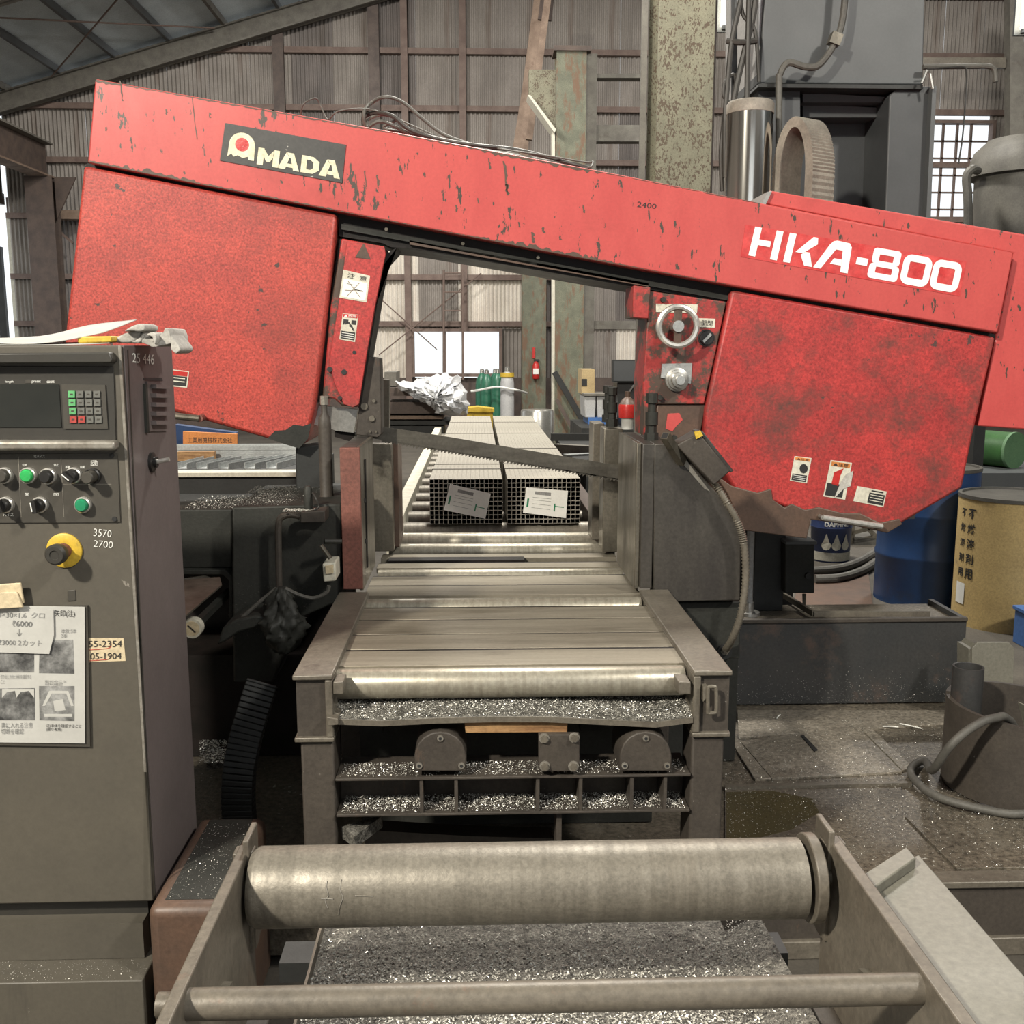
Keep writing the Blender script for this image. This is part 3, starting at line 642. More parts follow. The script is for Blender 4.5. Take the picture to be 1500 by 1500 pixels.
# ================================================================== FRONT ROLLER TABLE
ft = thing('roller_table', ((XLr+XRr)/2, 2.6, .2), 'steel infeed roller table with flat slats in front of the saw', 'roller table')
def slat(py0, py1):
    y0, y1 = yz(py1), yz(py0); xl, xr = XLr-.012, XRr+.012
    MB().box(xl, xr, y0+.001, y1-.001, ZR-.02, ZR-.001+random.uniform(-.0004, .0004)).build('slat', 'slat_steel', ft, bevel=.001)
    MB().box(xl, xr, y1-.002, y1+.012, ZR-.02, ZR-.002).build('gap_shade_strip', 'grease_shade_black', ft)  # black strip filling the gap, stands in for the shade between slats
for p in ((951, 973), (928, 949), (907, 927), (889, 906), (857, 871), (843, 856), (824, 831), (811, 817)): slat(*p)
def rollr(py0, py1, r, parent=ft, mat='roller_polished'):
    y = (yz(py0)+yz(py1))/2
    o = MB().lathe([(0, r*.96), (.004, r), (XRr-XLr-.004, r), (XRr-XLr, r*.96)], (XLr, y, ZR-r+.008), (1, 0, 0), 32).build('roller', mat, parent)
    return y
_y = PZ(749, 999, .764).y; MB().lathe([(0, .0345), (.004, .036), (XRr-XLr-.004, .036), (XRr-XLr, .0345)], (XLr, _y, .764), (1, 0, 0), 40).build('roller', 'roller_polished', ft)
rollr(872, 888, .036); rollr(832, 842, .03)
rollr(776, 790, .040); rollr(794, 804, .032)
# dark backing below the slats
MB().box(XLr, XRr, 2.45, 4.15, .66, .68).build('under_tray', 'grease_shade_black', ft)
MB().box(XLr+.02, PY(768, 820, yz(820)).x, yz(822), yz(817), ZR-.01, ZR+.004).build('slot_bar', 'grease_shade_black', ft)
# rails
YF = 2.27
def rail(xo, xi, sgn):
    # channel rail: top flange, web, bottom flange, end plate
    x0, x1 = min(xo, xi), max(xo, xi); zt_ = .815
    yb = 3.08
    MB().box(x0, x1, YF, yb, zt_-.012, zt_).build('rail_flange', 'rail_paint', ft, bevel=.003)
    web0, web1 = (x1-.018, x1) if sgn < 0 else (x0, x0+.018)
    MB().box(web0, web1, YF, yb, zt_-.15, zt_-.012).build('rail_web', 'rail_paint', ft, bevel=.003)
    MB().box(x0, x1, YF, yb, zt_-.162, zt_-.15).build('rail_flange', 'rail_paint', ft, bevel=.003)
    MB().box(x0+.006, x1-.004, YF+.012, YF+.02, zt_-.15, zt_-.012).build('rail_end_plate', 'leg_paint', ft)
xlo = PY(428, 997, YF).x; xli = PY(487, 1000, YF).x; xri = PY(1016, 1000, YF).x; xro = PY(1073, 997, YF).x
rail(xlo, xli, -1); rail(xro, xri, 1)
for x0, x1 in ((xlo+.012, xli-.002), (xri+.002, xro-.012)):
    MB().box(x0, x1, YF+.01, YF+.12, .2, .653).build('leg', 'leg_paint', ft, bevel=.006)
    MB().box(x0, x1, 2.95, 3.05, .2, .653).build('leg', 'leg_paint', ft, bevel=.006)
# link loop on the right rail end
lk = MB().tube([PY(1037, 1045, YF-.012), PY(1037, 1010, YF-.012), PY(1040, 1006, YF-.012), PY(1046, 1006, YF-.012), PY(1049, 1010, YF-.012), PY(1049, 1040, YF-.012), PY(1046, 1044, YF-.012), PY(1037, 1045, YF-.012)], .0045, 8, 3).build('latch_loop', 'rail_paint', ft)
MB().ppx([(1030, 1006), (1037, 1006), (1037, 1020), (1030, 1028)], YF-.012, YF+.012).build('latch_ear', 'rail_paint', ft)
for x, dx in ((488, 16), (1000, -1)):
    MB().ppx(rect(x if dx > 0 else 994, 999, 503 if dx > 0 else 1012, 1017), YF-.01, YF+.05).build('roller_bracket', 'rail_paint', ft, bevel=.002)
MB().ppx([(478, 1050), (495, 1053), (496, 1062), (480, 1064)], YF-.02, YF+.05).build('tray_lug', 'rail_paint', ft, bevel=.002)
# swarf tray under the first roller
tp = [(482, 1053), (560, 1056), (640, 1052), (720, 1050), (800, 1050), (880, 1054), (960, 1058), (1015, 1051)]
mb = MB(); A = [PY(*q, YF+.0) for q in tp]; B = [Vector((q.x*.99+.002, YF+.22, q.z+.035)) for q in A]
n = len(A); v = A+B+[q-Vector((0, 0, .005)) for q in A]+[q-Vector((0, 0, .005)) for q in B]
f = [(i, i+1, n+i+1, n+i) for i in range(n-1)]+[(2*n+i, 3*n+i, 3*n+i+1, 2*n+i+1) for i in range(n-1)]+[(i, 2*n+i, 2*n+i+1, i+1) for i in range(n-1)]
tray = mb.add(v, f).build('swarf_tray', 'chip_bed', ft)
def smp():
    u = random.random()*(n-1); i = min(int(u), n-2); t = u-i; s = random.random()**.8
    p = A[i].lerp(A[i+1], t).lerp(B[i].lerp(B[i+1], t), s); return p+Vector((0, 0, random.random()*.003))
MB().hull2([q+Vector((0, -.003, .001)) for q in A]+[q+Vector((0, -.003, -.012)) for q in reversed(A)], [q+Vector((0, 0, .001)) for q in A]+[q+Vector((0, 0, -.012)) for q in reversed(A)]).build('tray_edge', 'rail_paint', ft)
flakes(smp, 9000, .0015, .0036).build('steel_chips', 'chips', ft, kind='stuff', fixn=False, smooth=False)
wb = MB().ppx([(680, 1056), (760, 1052), (832, 1052), (831, 1073), (682, 1074)], YF+.01, YF+.09).build('wood_block', 'wood', None, 'rough sawn wooden block wedged under the chip tray', 'wood block', bevel=.002)
MB().box(xli, xri, YF+.16, YF+.19, PY(500, 1080, YF).z, PY(500, 1058, YF).z).build('cross_plate', 'dark_machine', ft)
# cross beam with stiffeners
zf1 = PY(700, 1138, YF).z; zf0 = PY(700, 1194, YF).z
MB().box(xli, xri, YF, YF+.13, zf1-.006, zf1).build('beam_flange', 'leg_paint', ft, bevel=.001)
MB().box(xli, xri, YF, YF+.13, zf0, zf0+.006).build('beam_flange', 'leg_paint', ft, bevel=.001)
MB().box(xli, xri, YF+.09, YF+.10, zf0+.006, zf1-.006).build('beam_web', 'leg_paint', ft)
for px in (617, 668, 788, 851, 926, 975):
    q = PY(px, 1150, YF); MB().box(q.x-.004, q.x+.004, YF+.004, YF+.09, zf0+.006, zf1-.006).build('stiffener', 'leg_paint', ft)
for zz, nn in ((zf0+.006, 5000), (zf1, 2500)):
    def smp2():
        s = random.random(); 
        return (random.uniform(xli+.01, xri-.01), YF+.006+.08*s**.7, zz+random.random()*.003+.005*s*(zz == zf0+.006))
    flakes(smp2, nn, .0012, .0032).build('steel_chips', 'chips', ft, kind='stuff', fixn=False, smooth=False)
q = PY(820, 1200, YF); MB().box(q.x-.006, q.x+.006, YF+.02, YF+.1, .2, zf0).build('beam_support', 'leg_paint', ft)
# two round nosed bearing housings
def bearing(cx):
    pts = [(cx-38, 1130), (cx-38, 1108)]
    for i in range(9):
        a = math.pi-math.pi*(i+.5)/9; pts.append((cx+37*math.cos(a), 1106-34*math.sin(a)))
    pts += [(cx+38, 1108), (cx+38, 1130)]
    bd = MB().ppx(pts, YF-.005, YF+.14).build('bearing_housing', 'leg_paint', ft, bevel=.003)
    for dx, y in ((0, 1081), (-31, 1121), (31, 1121)):
        a = PY(cx+dx, y, YF-.005); MB().cyl(a+Vector((0, -.004, 0)), a, .0075, n=12).build('screw', 'edge_wear', bd)
        MB().cyl(a+Vector((0, -.0052, 0)), a, .004, n=6).build('screw_socket', 'ink', bd)
    a = PY(cx+2, 1140, YF+.03); MB().cyl((a.x, YF+.04, zf1-.02), (a.x, YF+.04, zf1-.006), .011, n=8).build('nut', 'rail_paint', bd)
bearing(645); bearing(946)
bpz = MB().ppx(rect(789, 1076, 849, 1130), YF-.008, YF+.01).build('bolted_plate', 'leg_paint', ft, bevel=.002)
for x, y in ((797, 1081), (841, 1080), (798, 1122), (840, 1122)):
    a = PY(x, y, YF-.008); MB().cyl(a+Vector((0, -.010, 0)), a, .009, n=6).build('bolt', 'rail_paint', bpz); MB().cyl(a+Vector((0, -.003, 0)), a, .0125, n=16).build('washer', 'edge_wear', bpz)
# dark inner gear below the table
MB().box(xli, xri, YF+.5, YF+.53, .2, .62).build('inner_plate', 'dark_machine', ft)
MB().ppx([(535, 1216), (690, 1225), (810, 1228), (810, 1260), (535, 1260)], YF+.2, YF+.26).build('lower_plate', 'leg_paint', ft)
MB().pzx([(500, 1210), (560, 1195), (520, 1225)], .40, .43).build('lower_shelf', 'chip_bed', ft)
for px in (545, 745, 865): 
    q = PY(px, 1090, YF+.3); MB().box(q.x-.03, q.x+.03, YF+.28, YF+.34, zf1, zf1+.09).build('inner_block', 'dark_machine', ft)
# ================================================================== BAND SAW BOW
YS = 3.45
sb = thing('band_saw', PY(900, 560, YS+.2), 'big red band saw bow tilted over the roller table', 'band saw')
beam = MB().ppx([(139, 115), (560, 190), (900, 254), (1118, 298), (1485, 370), (1462, 488), (1072, 419), (800, 369), (495, 310), (300, 272), (128, 238)], YS, YS+.42).build('top_beam', 'red', sb, bevel=.006)
MB().ppx([(1128, 279), (1500, 343), (1700, 378), (1690, 640), (1500, 629), (1432, 624), (1460, 489), (1462, 487), (1485, 371), (1118, 298)], YS+.045, YS+.45).build('rear_cover', 'red', sb, bevel=.005)
MB().ppx([(1116, 299), (1124, 281), (1131, 280), (1122, 299)], YS+.03, YS+.4).build('cover_end', 'alu', sb)
hl = MB().ppx([(122, 242), (300, 277), (494, 314), (478, 470), (462, 596), (450, 643), (438, 656), (425, 652), (258, 604), (90, 556), (96, 480)], YS+.02, YS+.40).build('wheel_housing', 'red_house', sb, bevel=.012)
tp_ = [(128, 239), (300, 273), (495, 311), (494, 320), (300, 283), (122, 248)]
MB().ppx(tp_, YS+.05, YS+.38).build('seam', 'grease_shade_black', hl)
MB().ppx([(456, 620), (451, 643), (438, 657), (415, 650), (392, 642), (403, 631), (418, 630), (430, 622), (444, 624)], YS+.0195, YS+.021).build('grease_patch', 'dark_machine', hl)
hr = MB().ppx([(1072, 425), (1260, 458), (1459, 494), (1425, 640), (1410, 715), (1300, 779), (1250, 768), (1192, 757), (1075, 716), (1031, 640), (1034, 598)], YS+.02, YS+.40).build('wheel_housing', 'red_dirty', sb, bevel=.010)
MB().ppx([(1072, 421), (1460, 490), (1459, 498), (1072, 429)], YS+.05, YS+.38).build('seam', 'grease_shade_black', hr)
MB().ppx([(1048, 695), (1072, 712), (1110, 722), (1130, 716), (1132, 732), (1150, 744), (1160, 738), (1180, 747), (1200, 743), (1235, 752), (1260, 752), (1290, 766), (1318, 760), (1322, 768), (1300, 781), (1250, 770), (1188, 761), (1182, 789), (1088, 777), (1066, 724)], YS+.012, YS+.36).build('bare_skirt', 'bare_brown', hr, bevel=.003)
# grab handles
for (a, b, nm) in (((1205, 758), (1292, 771), 'alu_bright'),):
    A, B = PY(*a, YS-.02), PY(*b, YS-.02)
    MB().tube([A, B], .010, 10, 1).build('grab_handle', nm, hr)
    for p in (A, B): MB().cyl(p, p+Vector((0, .05, 0)), .007, n=8).build('handle_post', 'alu', hr)
A, B = PY(245, 608, YS-.02), PY(292, 613, YS-.02)
MB().tube([A, B], .011, 10, 1).build('grab_handle', 'jaw_steel', hl); MB().cyl(B, B+Vector((0, .05, 0)), .012, n=10).build('handle_post', 'rust_red', hl)
# underside rail
rl = MB().ppx([(494, 312), (1072, 421), (1066, 444), (950, 424), (800, 398), (600, 364), (572, 362), (560, 356), (497, 346)], YS+.06, YS+.36).build('guide_rail', 'grease_shade_black', sb)
MB().ppx([(500, 328), (1066, 433), (1066, 440), (500, 336)], YS+.045, YS+.06).build('rail_rib', 'dark_machine', rl)
MB().ppx([(600, 352), (950, 414), (950, 420), (600, 358)], YS+.045, YS+.06).build('rail_rib', 'bare_brown', rl)
for px in (566, 678, 788): 
    a = PY(px, 336+(px-566)*.187, YS+.045); MB().cyl(a+Vector((0, -.006, 0)), a, .006, n=8).build('bolt', 'jaw_steel', rl)
# left guide arm
al = MB().ppx([(500, 349), (563, 361), (565, 372), (549, 450), (524, 597), (500, 594), (489, 584), (472, 583), (484, 450)], YS+.03, YS+.20).build('guide_arm', 'red_worn', sb, bevel=.006)
MB().ppx([(509, 352), (563, 361), (565, 372), (549, 450), (537, 520), (526, 592), (517, 597), (503, 592), (489, 560), (482, 530), (495, 450)], YS+.022, YS+.03).build('arm_face_plate', 'red_dirty', al, bevel=.002)
MB().ppx([(484, 440), (497, 350), (503, 350), (478, 560), (466, 590), (462, 575)], YS+.05, YS+.3).build('arm_shadow_gap', 'grease_shade_black', al)
MB().ppx([(566, 372), (582, 362), (580, 368), (562, 388), (528, 597), (524, 597), (550, 450)], YS+.05, YS+.22).build('arm_edge', 'grease_shade_black', al)
for x, y, r in ((483, 541, .009), (504, 545, .009), (519, 516, .006), (498, 583, .007)):
    a = PY(x, y, YS+.022); MB().cyl(a+Vector((0, -.003, 0)), a, r, n=12).build('bolt_hole', 'ink', al)
# stickers
def sticker(q, Y, parts, parent, base='cream', name='warning_sticker'):
    s = MB().ppx(q, Y-.0012, Y).build(name, base, parent)
    for (u0, v0, u1, v1, m) in parts:
        MB().ppx(lerpq(q, u0, v0, u1, v1), Y-.0018, Y-.0012).build('print', m, s)
    return s
s = sticker([(503, 395), (542, 404), (537, 443), (497, 436)], YS+.022, [(.06, .30, .94, .94, 'white'), (.2, .45, .45, .47, 'ink_grey'), (.5, .6, .8, .63, 'ink_grey')], al)
text_y('注  意', lerpq([(503, 395), (542, 404), (537, 443), (497, 436)], .18, .06, .9, .24), YS+.0205, 'ink', s)
for (a, b) in (((510, 412), (528, 436)), ((527, 414), (508, 434)), ((505, 425), (532, 427))):
    MB().tube([PY(*a, YS+.0203), PY(*b, YS+.0203)], .0012, 5, 1).build('drawing', 'rust_lattice', s)
q = [(502, 459), (525, 461), (520, 501), (497, 497)]
s = sticker(q, YS+.022, [(.04, .02, .96, .14, 'extinguisher_red'), (.1, .22, .42, .33, 'ink'), (.62, .22, .92, .38, 'ink'), (.06, .66, .94, .95, 'ink')], al)
for pl_ in ([(.2, .34), (.5, .30), (.62, .40), (.55, .44), (.46, .36), (.22, .42)], [(.52, .38), (.66, .40), (.80, .52), (.86, .62), (.76, .60), (.66, .50), (.50, .46)], [(.1, .33), (.22, .33), (.16, .42), (.1, .42)]): MB().ppx([lerpq(q, u, v, u, v)[0] for u, v in pl_], YS+.0202, YS+.0208).build('pictogram', 'ink', s)
for k in range(3): MB().ppx(lerpq(q, .1, .72+.08*k, .9, .74+.08*k), YS+.0195, YS+.0202).build('print_line', 'white', s)
text_y('▲危険', lerpq(q, .1, .035, .9, .125), YS+.0202, 'white', s)
MB().ppx([(533, 356), (543, 380), (520, 377)], YS+.0205, YS+.022).build('triangle_sign', 'bare_brown', al)
def rstick(q, top, kind):
    s = sticker(q, YS+.02, [(.06, .03, .94, .15, top)], hr)
    text_y('▲注意', lerpq(q, .15, .045, .85, .135), YS+.0182, 'ink', s)
    if kind == 0:
        MB().ppx(lerpq(q, .08, .70, .92, .96), YS+.0178, YS+.0188).build('print', 'ink', s)
        for k in range(3): MB().ppx(lerpq(q, .14, .75+.07*k, .86, .765+.07*k), YS+.017, YS+.0178).build('print_line', 'white', s)
        c_ = lerpq(q, .66, .45, .66, .45)[0]; pts = [(c_[0]+6*math.cos(a), c_[1]+7*math.sin(a)) for a in [i*.5236 for i in range(12)]]
        MB().ppx(pts, YS+.0178, YS+.0188).build('helmet_pictogram', 'ink', s)
    elif kind == 1:
        MB().ppx(lerpq(q, .06, .62, .85, .96), YS+.0178, YS+.0188).build('print', 'ink', s)
        MB().ppx([(1218, 709), (1222, 692), (1236, 686), (1231, 697), (1228, 712)], YS+.0178, YS+.0188).build('flame_pictogram', 'extinguisher_red', s)
        MB().ppx([(1250, 690), (1246, 712), (1236, 716), (1222, 730), (1232, 706), (1240, 694)], YS+.0165, YS+.0178).build('torn_patch', 'cloth', s)
    return s
rstick([(1164, 668), (1189, 671), (1182, 708), (1157, 704)], 'orange', 0)
rstick([(1217, 674), (1248, 678), (1238, 732), (1206, 727)], 'orange', 1)
q = [(1256, 712), (1299, 720), (1294, 743), (1250, 734)]
s = sticker(q, YS+.02, [(.45, .25, .97, .92, 'ink'), (.5, .08, .9, .16, 'ink')], hr)
for k in range(3): MB().ppx(lerpq(q, .5, .36+.17*k, .93, .41+.17*k), YS+.017, YS+.0182).build('print_line', 'cream', s)
q = [(252, 541), (277, 544), (274, 568), (252, 566)]
s = sticker(q, YS+.02, [(.03, .05, .93, .33, 'extinguisher_red'), (.03, .35, .93, .93, 'ink')], hl)
for k in range(2): MB().ppx(lerpq(q, .1, .44+.2*k, .8, .5+.2*k), YS+.0172, YS+.0182).build('print_line', 'cream', s)
# maker's plate: rounded arch letter with a red dot, then block letters
q = [(330, 180), (507, 212), (501, 268), (322, 235)]
lp = MB().ppx(q, YS-.003, YS).build('name_plate', 'logo_black', beam)
mq = [PY(*p, YS-.003) for p in ((379, 216), (500, 237), (498, 262.5), (376, 240.5))]
LA = [[(0, 0), (9, 0), (18, 100), (10, 100)], [(18, 100), (10, 100), (20, 0), (29, 0)]]
def blk(polys, nm, dx):
    v = []; f = []
    for p_ in polys: f.append(tuple(range(len(v), len(v)+len(p_)))); v += [Vector((x+dx, y, 0)) for x, y in p_]
    quad_map(v, f, mq, NY, .0015, (0, 124, 0, 100)).build(nm, 'logo_cream', lp, fixn=False, smooth=False)
M_ = [[(0, 0), (9, 0), (9, 100), (0, 100)], [(23, 0), (32, 0), (32, 100), (23, 100)], [(8, 100), (8, 62), (13, 25), (16, 25), (16, 60)], [(24, 100), (16, 60), (16, 25), (19, 25), (24, 62)]]
A_ = [[(-2, 0), (9, 0), (14, 70), (9, 100)], [(10, 100), (14, 70), (16, 70), (20, 100)], [(20, 100), (16, 70), (21, 0), (30, 0)], [(9.6, 15), (20, 15), (18.4, 36), (11.5, 36)]]
D_ = [[(0, 0), (8, 0), (8, 100), (0, 100)], [(8, 100), (8, 78), (14, 78), (18, 98)], [(18, 98), (14, 78), (18, 66), (27, 74)], [(27, 74), (18, 66), (18, 34), (27, 26)], [(27, 26), (18, 34), (14, 22), (18, 2)], [(18, 2), (14, 22), (8, 22), (8, 0)]]
blk(M_, 'letter_m', 0); blk(A_, 'letter_a', 33); blk(D_, 'letter_d', 65); blk(A_, 'letter_a', 94)
def ring2d(x0, x1, y0, y1, r, t, n=6, tb=None, tt=None):
    tb = tb or t; tt = tt or t
    def rr(x0, x1, y0, y1, r):
        out = []
        for cx, cy, a0 in ((x1-r, y1-r, 0), (x0+r, y1-r, 90), (x0+r, y0+r, 180), (x1-r, y0+r, 270)):
            for k in range(n+1): a = math.radians(a0+90*k/n); out.append(Vector((cx+r*math.cos(a), cy+r*math.sin(a), 0)))
        return out
    A = rr(x0, x1, y0, y1, r); B = rr(x0+t, x1-t, y0+tb, y1-tt, max(2, r-t)); m = len(A)
    return A+B, [(i, (i+1) % m, m+(i+1) % m, m+i) for i in range(m)]
aq = [PY(*p, YS-.003) for p in ((338.5, 191.5), (375, 198), (372, 236), (333, 229.5))]
v = [Vector((0, 2, 0)), Vector((14, 14, 0)), Vector((24, 4, 0)), Vector((38, 12, 0)), Vector((58, 4, 0)), Vector((76, 12, 0)), Vector((80, 0, 0)), Vector((100, 0, 0))]
v += [Vector((50+50*math.cos(math.pi*k/14), 55+45*math.sin(math.pi*k/14), 0)) for k in range(15)]
quad_map(v, [tuple(range(len(v)))], aq, NY, .0015, (0, 100, 0, 100)).build('logo_arch', 'logo_cream', lp, fixn=False, smooth=False)
dd = [Vector((50+27*math.cos(i*.314), 55+26*math.sin(i*.314), 0)) for i in range(20)]
quad_map(dd, [tuple(range(20))], aq, NY, .002, (0, 100, 0, 100)).build('logo_dot', 'decal_red', lp, fixn=False, smooth=False)
def wear(line, side, dep, step=4):
    mb = MB(); pts = []
    for (a, b) in zip(line[:-1], line[1:]):
        m = max(1, int((b[0]-a[0])/step)); pts += [(a[0]+(b[0]-a[0])*k/m, a[1]+(b[1]-a[1])*k/m) for k in range(m)]
    pts.append(line[-1]); d = [max(0, dep(p[0])*random.uniform(.1, 1.0)) for p in pts]
    for k in range(len(pts)-1):
        if d[k] < .4 and d[k+1] < .4: continue
        q = [pts[k], pts[k+1], (pts[k+1][0], pts[k+1][1]+side*d[k+1]), (pts[k][0], pts[k][1]+side*d[k])]
        mb.add([PY(*p, YS-.0006) for p in q], [(0, 1, 2, 3)])
    mb.build('paint_wear', 'bare_brown', beam, fixn=False, smooth=False)
wear([(140, 116.5), (560, 191.5), (900, 255.5), (1110, 297)], 1, lambda x: 5 if x < 180 else (3 if x < 700 else (6 if x < 880 else 1.5)), 5)
wear([(130, 237), (300, 271), (493, 308.5)], -1, lambda x: 3+6*max(0, math.sin((x-130)/62))**2)
wear([(495, 309), (800, 368), (1070, 417.5)], -1, lambda x: 1.5 if x < 660 else (8*max(.2, math.sin((x-660)/90)) if x < 950 else 1.2), 3)
wear([(138.5, 118), (139.6, 236)], 1, lambda x: 0)
for x, y, h_, w_ in ((281, 142, 62, 1.6), (716, 232, 16, 3), (738, 236, 50, 4), (742, 270, 14, 6), (520, 255, 26, 2), (534, 250, 24, 2.5), (552, 256, 20, 3.5), (176, 118, 30, 2.5), (243, 160, 8, 3), (155, 186, 6, 4), (192, 203, 8, 2.5), (307, 165, 8, 3.5), (854, 300, 12, 3), (668, 300, 10, 4), (780, 340, 16, 5), (795, 333, 8, 4), (760, 325, 8, 3), (700, 290, 8, 3), (820, 345, 6, 4)):
    n_ = 7; L_ = [(x-w_/2*random.uniform(.3, 1)+h_*.12*k/n_, y+h_*k/n_) for k in range(n_+1)]; R_ = [(p[0]+w_*random.uniform(.4, 1.1), p[1]) for p in L_]
    MB().add([PY(*p, YS-.0006) for p in L_+R_[::-1]], [tuple(range(2*n_+2))]).build('paint_chip', 'bare_brown', beam, fixn=False, smooth=False)
# model lettering, stencil shapes
hq = [PY(*p, YS-.001) for p in ((1106, 332), (1411, 386), (1401, 430), (1096, 374))]
MB().ppx([(1092, 329), (1416, 383), (1406, 434), (1085, 376)], YS-.0012, YS).build('decal_film', 'decal_red', beam)
glyph = {'letter_h': [[(0, 0), (24, 0), (24, 100), (0, 100)], [(24, 40), (66, 40), (66, 60), (24, 60)], [(76, 0), (100, 0), (100, 100), (76, 100)]],
         'letter_k': [[(122, 0), (146, 0), (146, 100), (122, 100)], [(156, 40), (182, 40), (226, 78), (222, 100), (206, 100)], [(176, 34), (190, 46), (206, 46), (224, 0), (196, 0)]],
         'letter_a': [[(228, 0), (254, 0), (292, 72), (278, 98), (268, 86)], [(278, 98), (292, 72), (316, 72), (334, 100), (290, 102)], [(316, 72), (334, 100), (344, 88), (350, 0), (324, 0)], [(282, 22), (322, 22), (320, 42), (292, 42)]],
         'hyphen': [[(370, 36), (410, 36), (410, 60), (370, 60)]]}
for nm, polys in glyph.items():
    v = []; f = []
    for pl in polys:
        b = len(v); v += [Vector((x, y, 0)) for x, y in pl]; f.append(tuple(range(b, b+len(pl))))
    quad_map(v, f, hq, NY, .0015, (0, 740, 0, 100)).build(nm, 'letter_white', beam, fixn=False, smooth=False)
v, f = ring2d(418, 524, 0, 50.5, 12, 24, tb=20, tt=10); v2, f2 = ring2d(422, 520, 50.5, 102, 12, 24, tb=10, tt=20)
quad_map(v+v2, f+[tuple(i+len(v) for i in q) for q in f2], hq, NY, .0015, (0, 740, 0, 100)).build('digit_eight', 'letter_white', beam, fixn=False, smooth=False)
for x in (532, 638):
    v, f = ring2d(x, x+102, 0, 100, 28, 23); quad_map(v, f, hq, NY, .0015, (0, 740, 0, 100)).build('digit_zero', 'letter_white', beam, fixn=False, smooth=False)
text_y('2400', [(934, 295), (962, 299), (961, 306), (933, 303)], YS, 'ink', beam, name='marker_writing')
# left blade guide and blade
gl = MB().ppx([(537, 522), (556, 525), (558, 570), (559, 636), (553, 641), (521, 637), (528, 580)], YS+.06, YS+.17).build('blade_guide', 'leg_paint', sb, bevel=.003)
for x, y, r in ((534, 595, .012), (545, 613, .010), (548, 587, .006), (542, 632, .004), (551, 632, .004)):
    a = PY(x, y, YS+.06); MB().cyl(a+Vector((0, -.008, 0)), a, r, n=10).build('bolt', 'jaw_steel', gl)
MB().ppx([(452, 592), (524, 600), (518, 634), (492, 631), (485, 628), (452, 620)], YS+.10, YS+.14).build('bent_sheet', 'alu', gl)
MB().ppx([(490, 628), (520, 634), (518, 648), (490, 640)], YS+.12, YS+.2).build('sheet_bracket', 'grease_shade_black', gl)
YBL = YS+.14
top = [(540, 622), (640, 637), (913, 683)]; bot = [(913, 704), (640, 659), (540, 641)]
bl = MB().ppx(top+bot, YBL, YBL+.0016).build('saw_blade', 'blade', sb)
mb = MB()
a0 = PY(558, 645, YBL); a1 = PY(913, 704, YBL); m = 70
for k in range(m):
    p = a0.lerp(a1, k/m); q = a0.lerp(a1, (k+1)/m); d = q-p; nrm = Vector((d.z, 0, -d.x)).normalized()
    if nrm.z > 0: nrm = -nrm
    tip = p+d*.25+nrm*.008; up = -nrm*.004
    mb.hull2([p+up, q+up, q, tip], [x+Vector((0, .0016, 0)) for x in (p+up, q+up, q, tip)])
mb.build('teeth', 'blade', bl, smooth=False)
# right guide arm with feed controls
ar = MB().ppx([(951, 426), (1064, 442), (1048, 520), (1032, 592), (952, 592), (944, 640), (942, 560)], YS+.04, YS+.25).build('control_arm', 'red_worn', sb, bevel=.004)
MB().ppx([(928, 418), (953, 421), (950, 467), (926, 465)], YS+.02, YS+.2).build('arm_block', 'red_worn', ar, bevel=.003)
MB().ppx([(963, 592), (1034, 592), (1024, 646), (1000, 650), (958, 645)], YS+.05, YS+.25).build('lower_box', 'bare_brown', ar, bevel=.003)
MB().ppx([(978, 606), (995, 605), (1000, 615), (990, 625), (985, 632), (975, 628)], YS+.048, YS+.05).build('paint_patch', 'red', ar)
MB().ppx([(961, 445), (1022, 446), (1021, 459), (961, 457)], YS+.037, YS+.04).build('scale_plate', 'cream', ar)
MB().ppx([(1022, 466), (1048, 467), (1047, 480), (1022, 479)], YS+.037, YS+.04).build('label_plate', 'cream', ar)
text_y('開閉', [(1028, 469), (1044, 470), (1043, 478), (1028, 477)], YS+.037, 'ink', ar)
def ringy(cx, cy, Y, R, r):
    c_ = PY(cx, cy, Y); mb = MB(); pts = [(c_.x+R*math.cos(i*math.pi/16), c_.y, c_.z+R*math.sin(i*math.pi/16)) for i in range(33)]
    return mb.tube(pts, r, 8, 1)
hw = ringy(993, 478, YS-.03, .063, .0105).build('handwheel', 'alu_bright', ar)
c_ = PY(993, 478, YS-.03)
MB().cyl(c_+Vector((0, -.012, 0)), c_+Vector((0, .07, 0)), .019, n=16).build('hub', 'alu', hw)
MB().box(c_.x-.013, c_.x+.013, c_.y-.004, c_.y+.004, c_.z-.06, c_.z+.06).build('spoke', 'bare_brown', hw, bevel=.002)
c_ = PY(1034, 495, YS+.04)
kn = MB().lathe([(0, .028), (.006, .028), (.006, .024), (.016, .022)], c_, (0, -1, 0), 24).build('selector_dial', 'black_plastic', ar)
MB().obox(c_+Vector((0, -.018, 0)), (.036, .008, .009), (0, -.8, 0)).build('pointer', 'alu', kn)
MB().ppx([(970, 533), (1014, 532), (1012, 562), (968, 553)], YS+.034, YS+.04).build('regulator_plate', 'alu', ar)
c_ = PY(991, 556, YS+.04)
MB().lathe([(0, .040), (.012, .040), (.014, .034), (.03, .033), (.032, .026), (.06, .025), (.062, .016), (.072, .015)], c_, (0, -1, 0), 28).build('regulator_knob', 'alu', ar)
for x, y in ((971, 439), (988, 641), (966, 582)):
    a = PY(x, y, YS+.035); MB().cyl(a+Vector((0, -.012, 0)), a+Vector((0, .02, 0)), .009, n=8).build('bolt', 'dark_machine', ar)
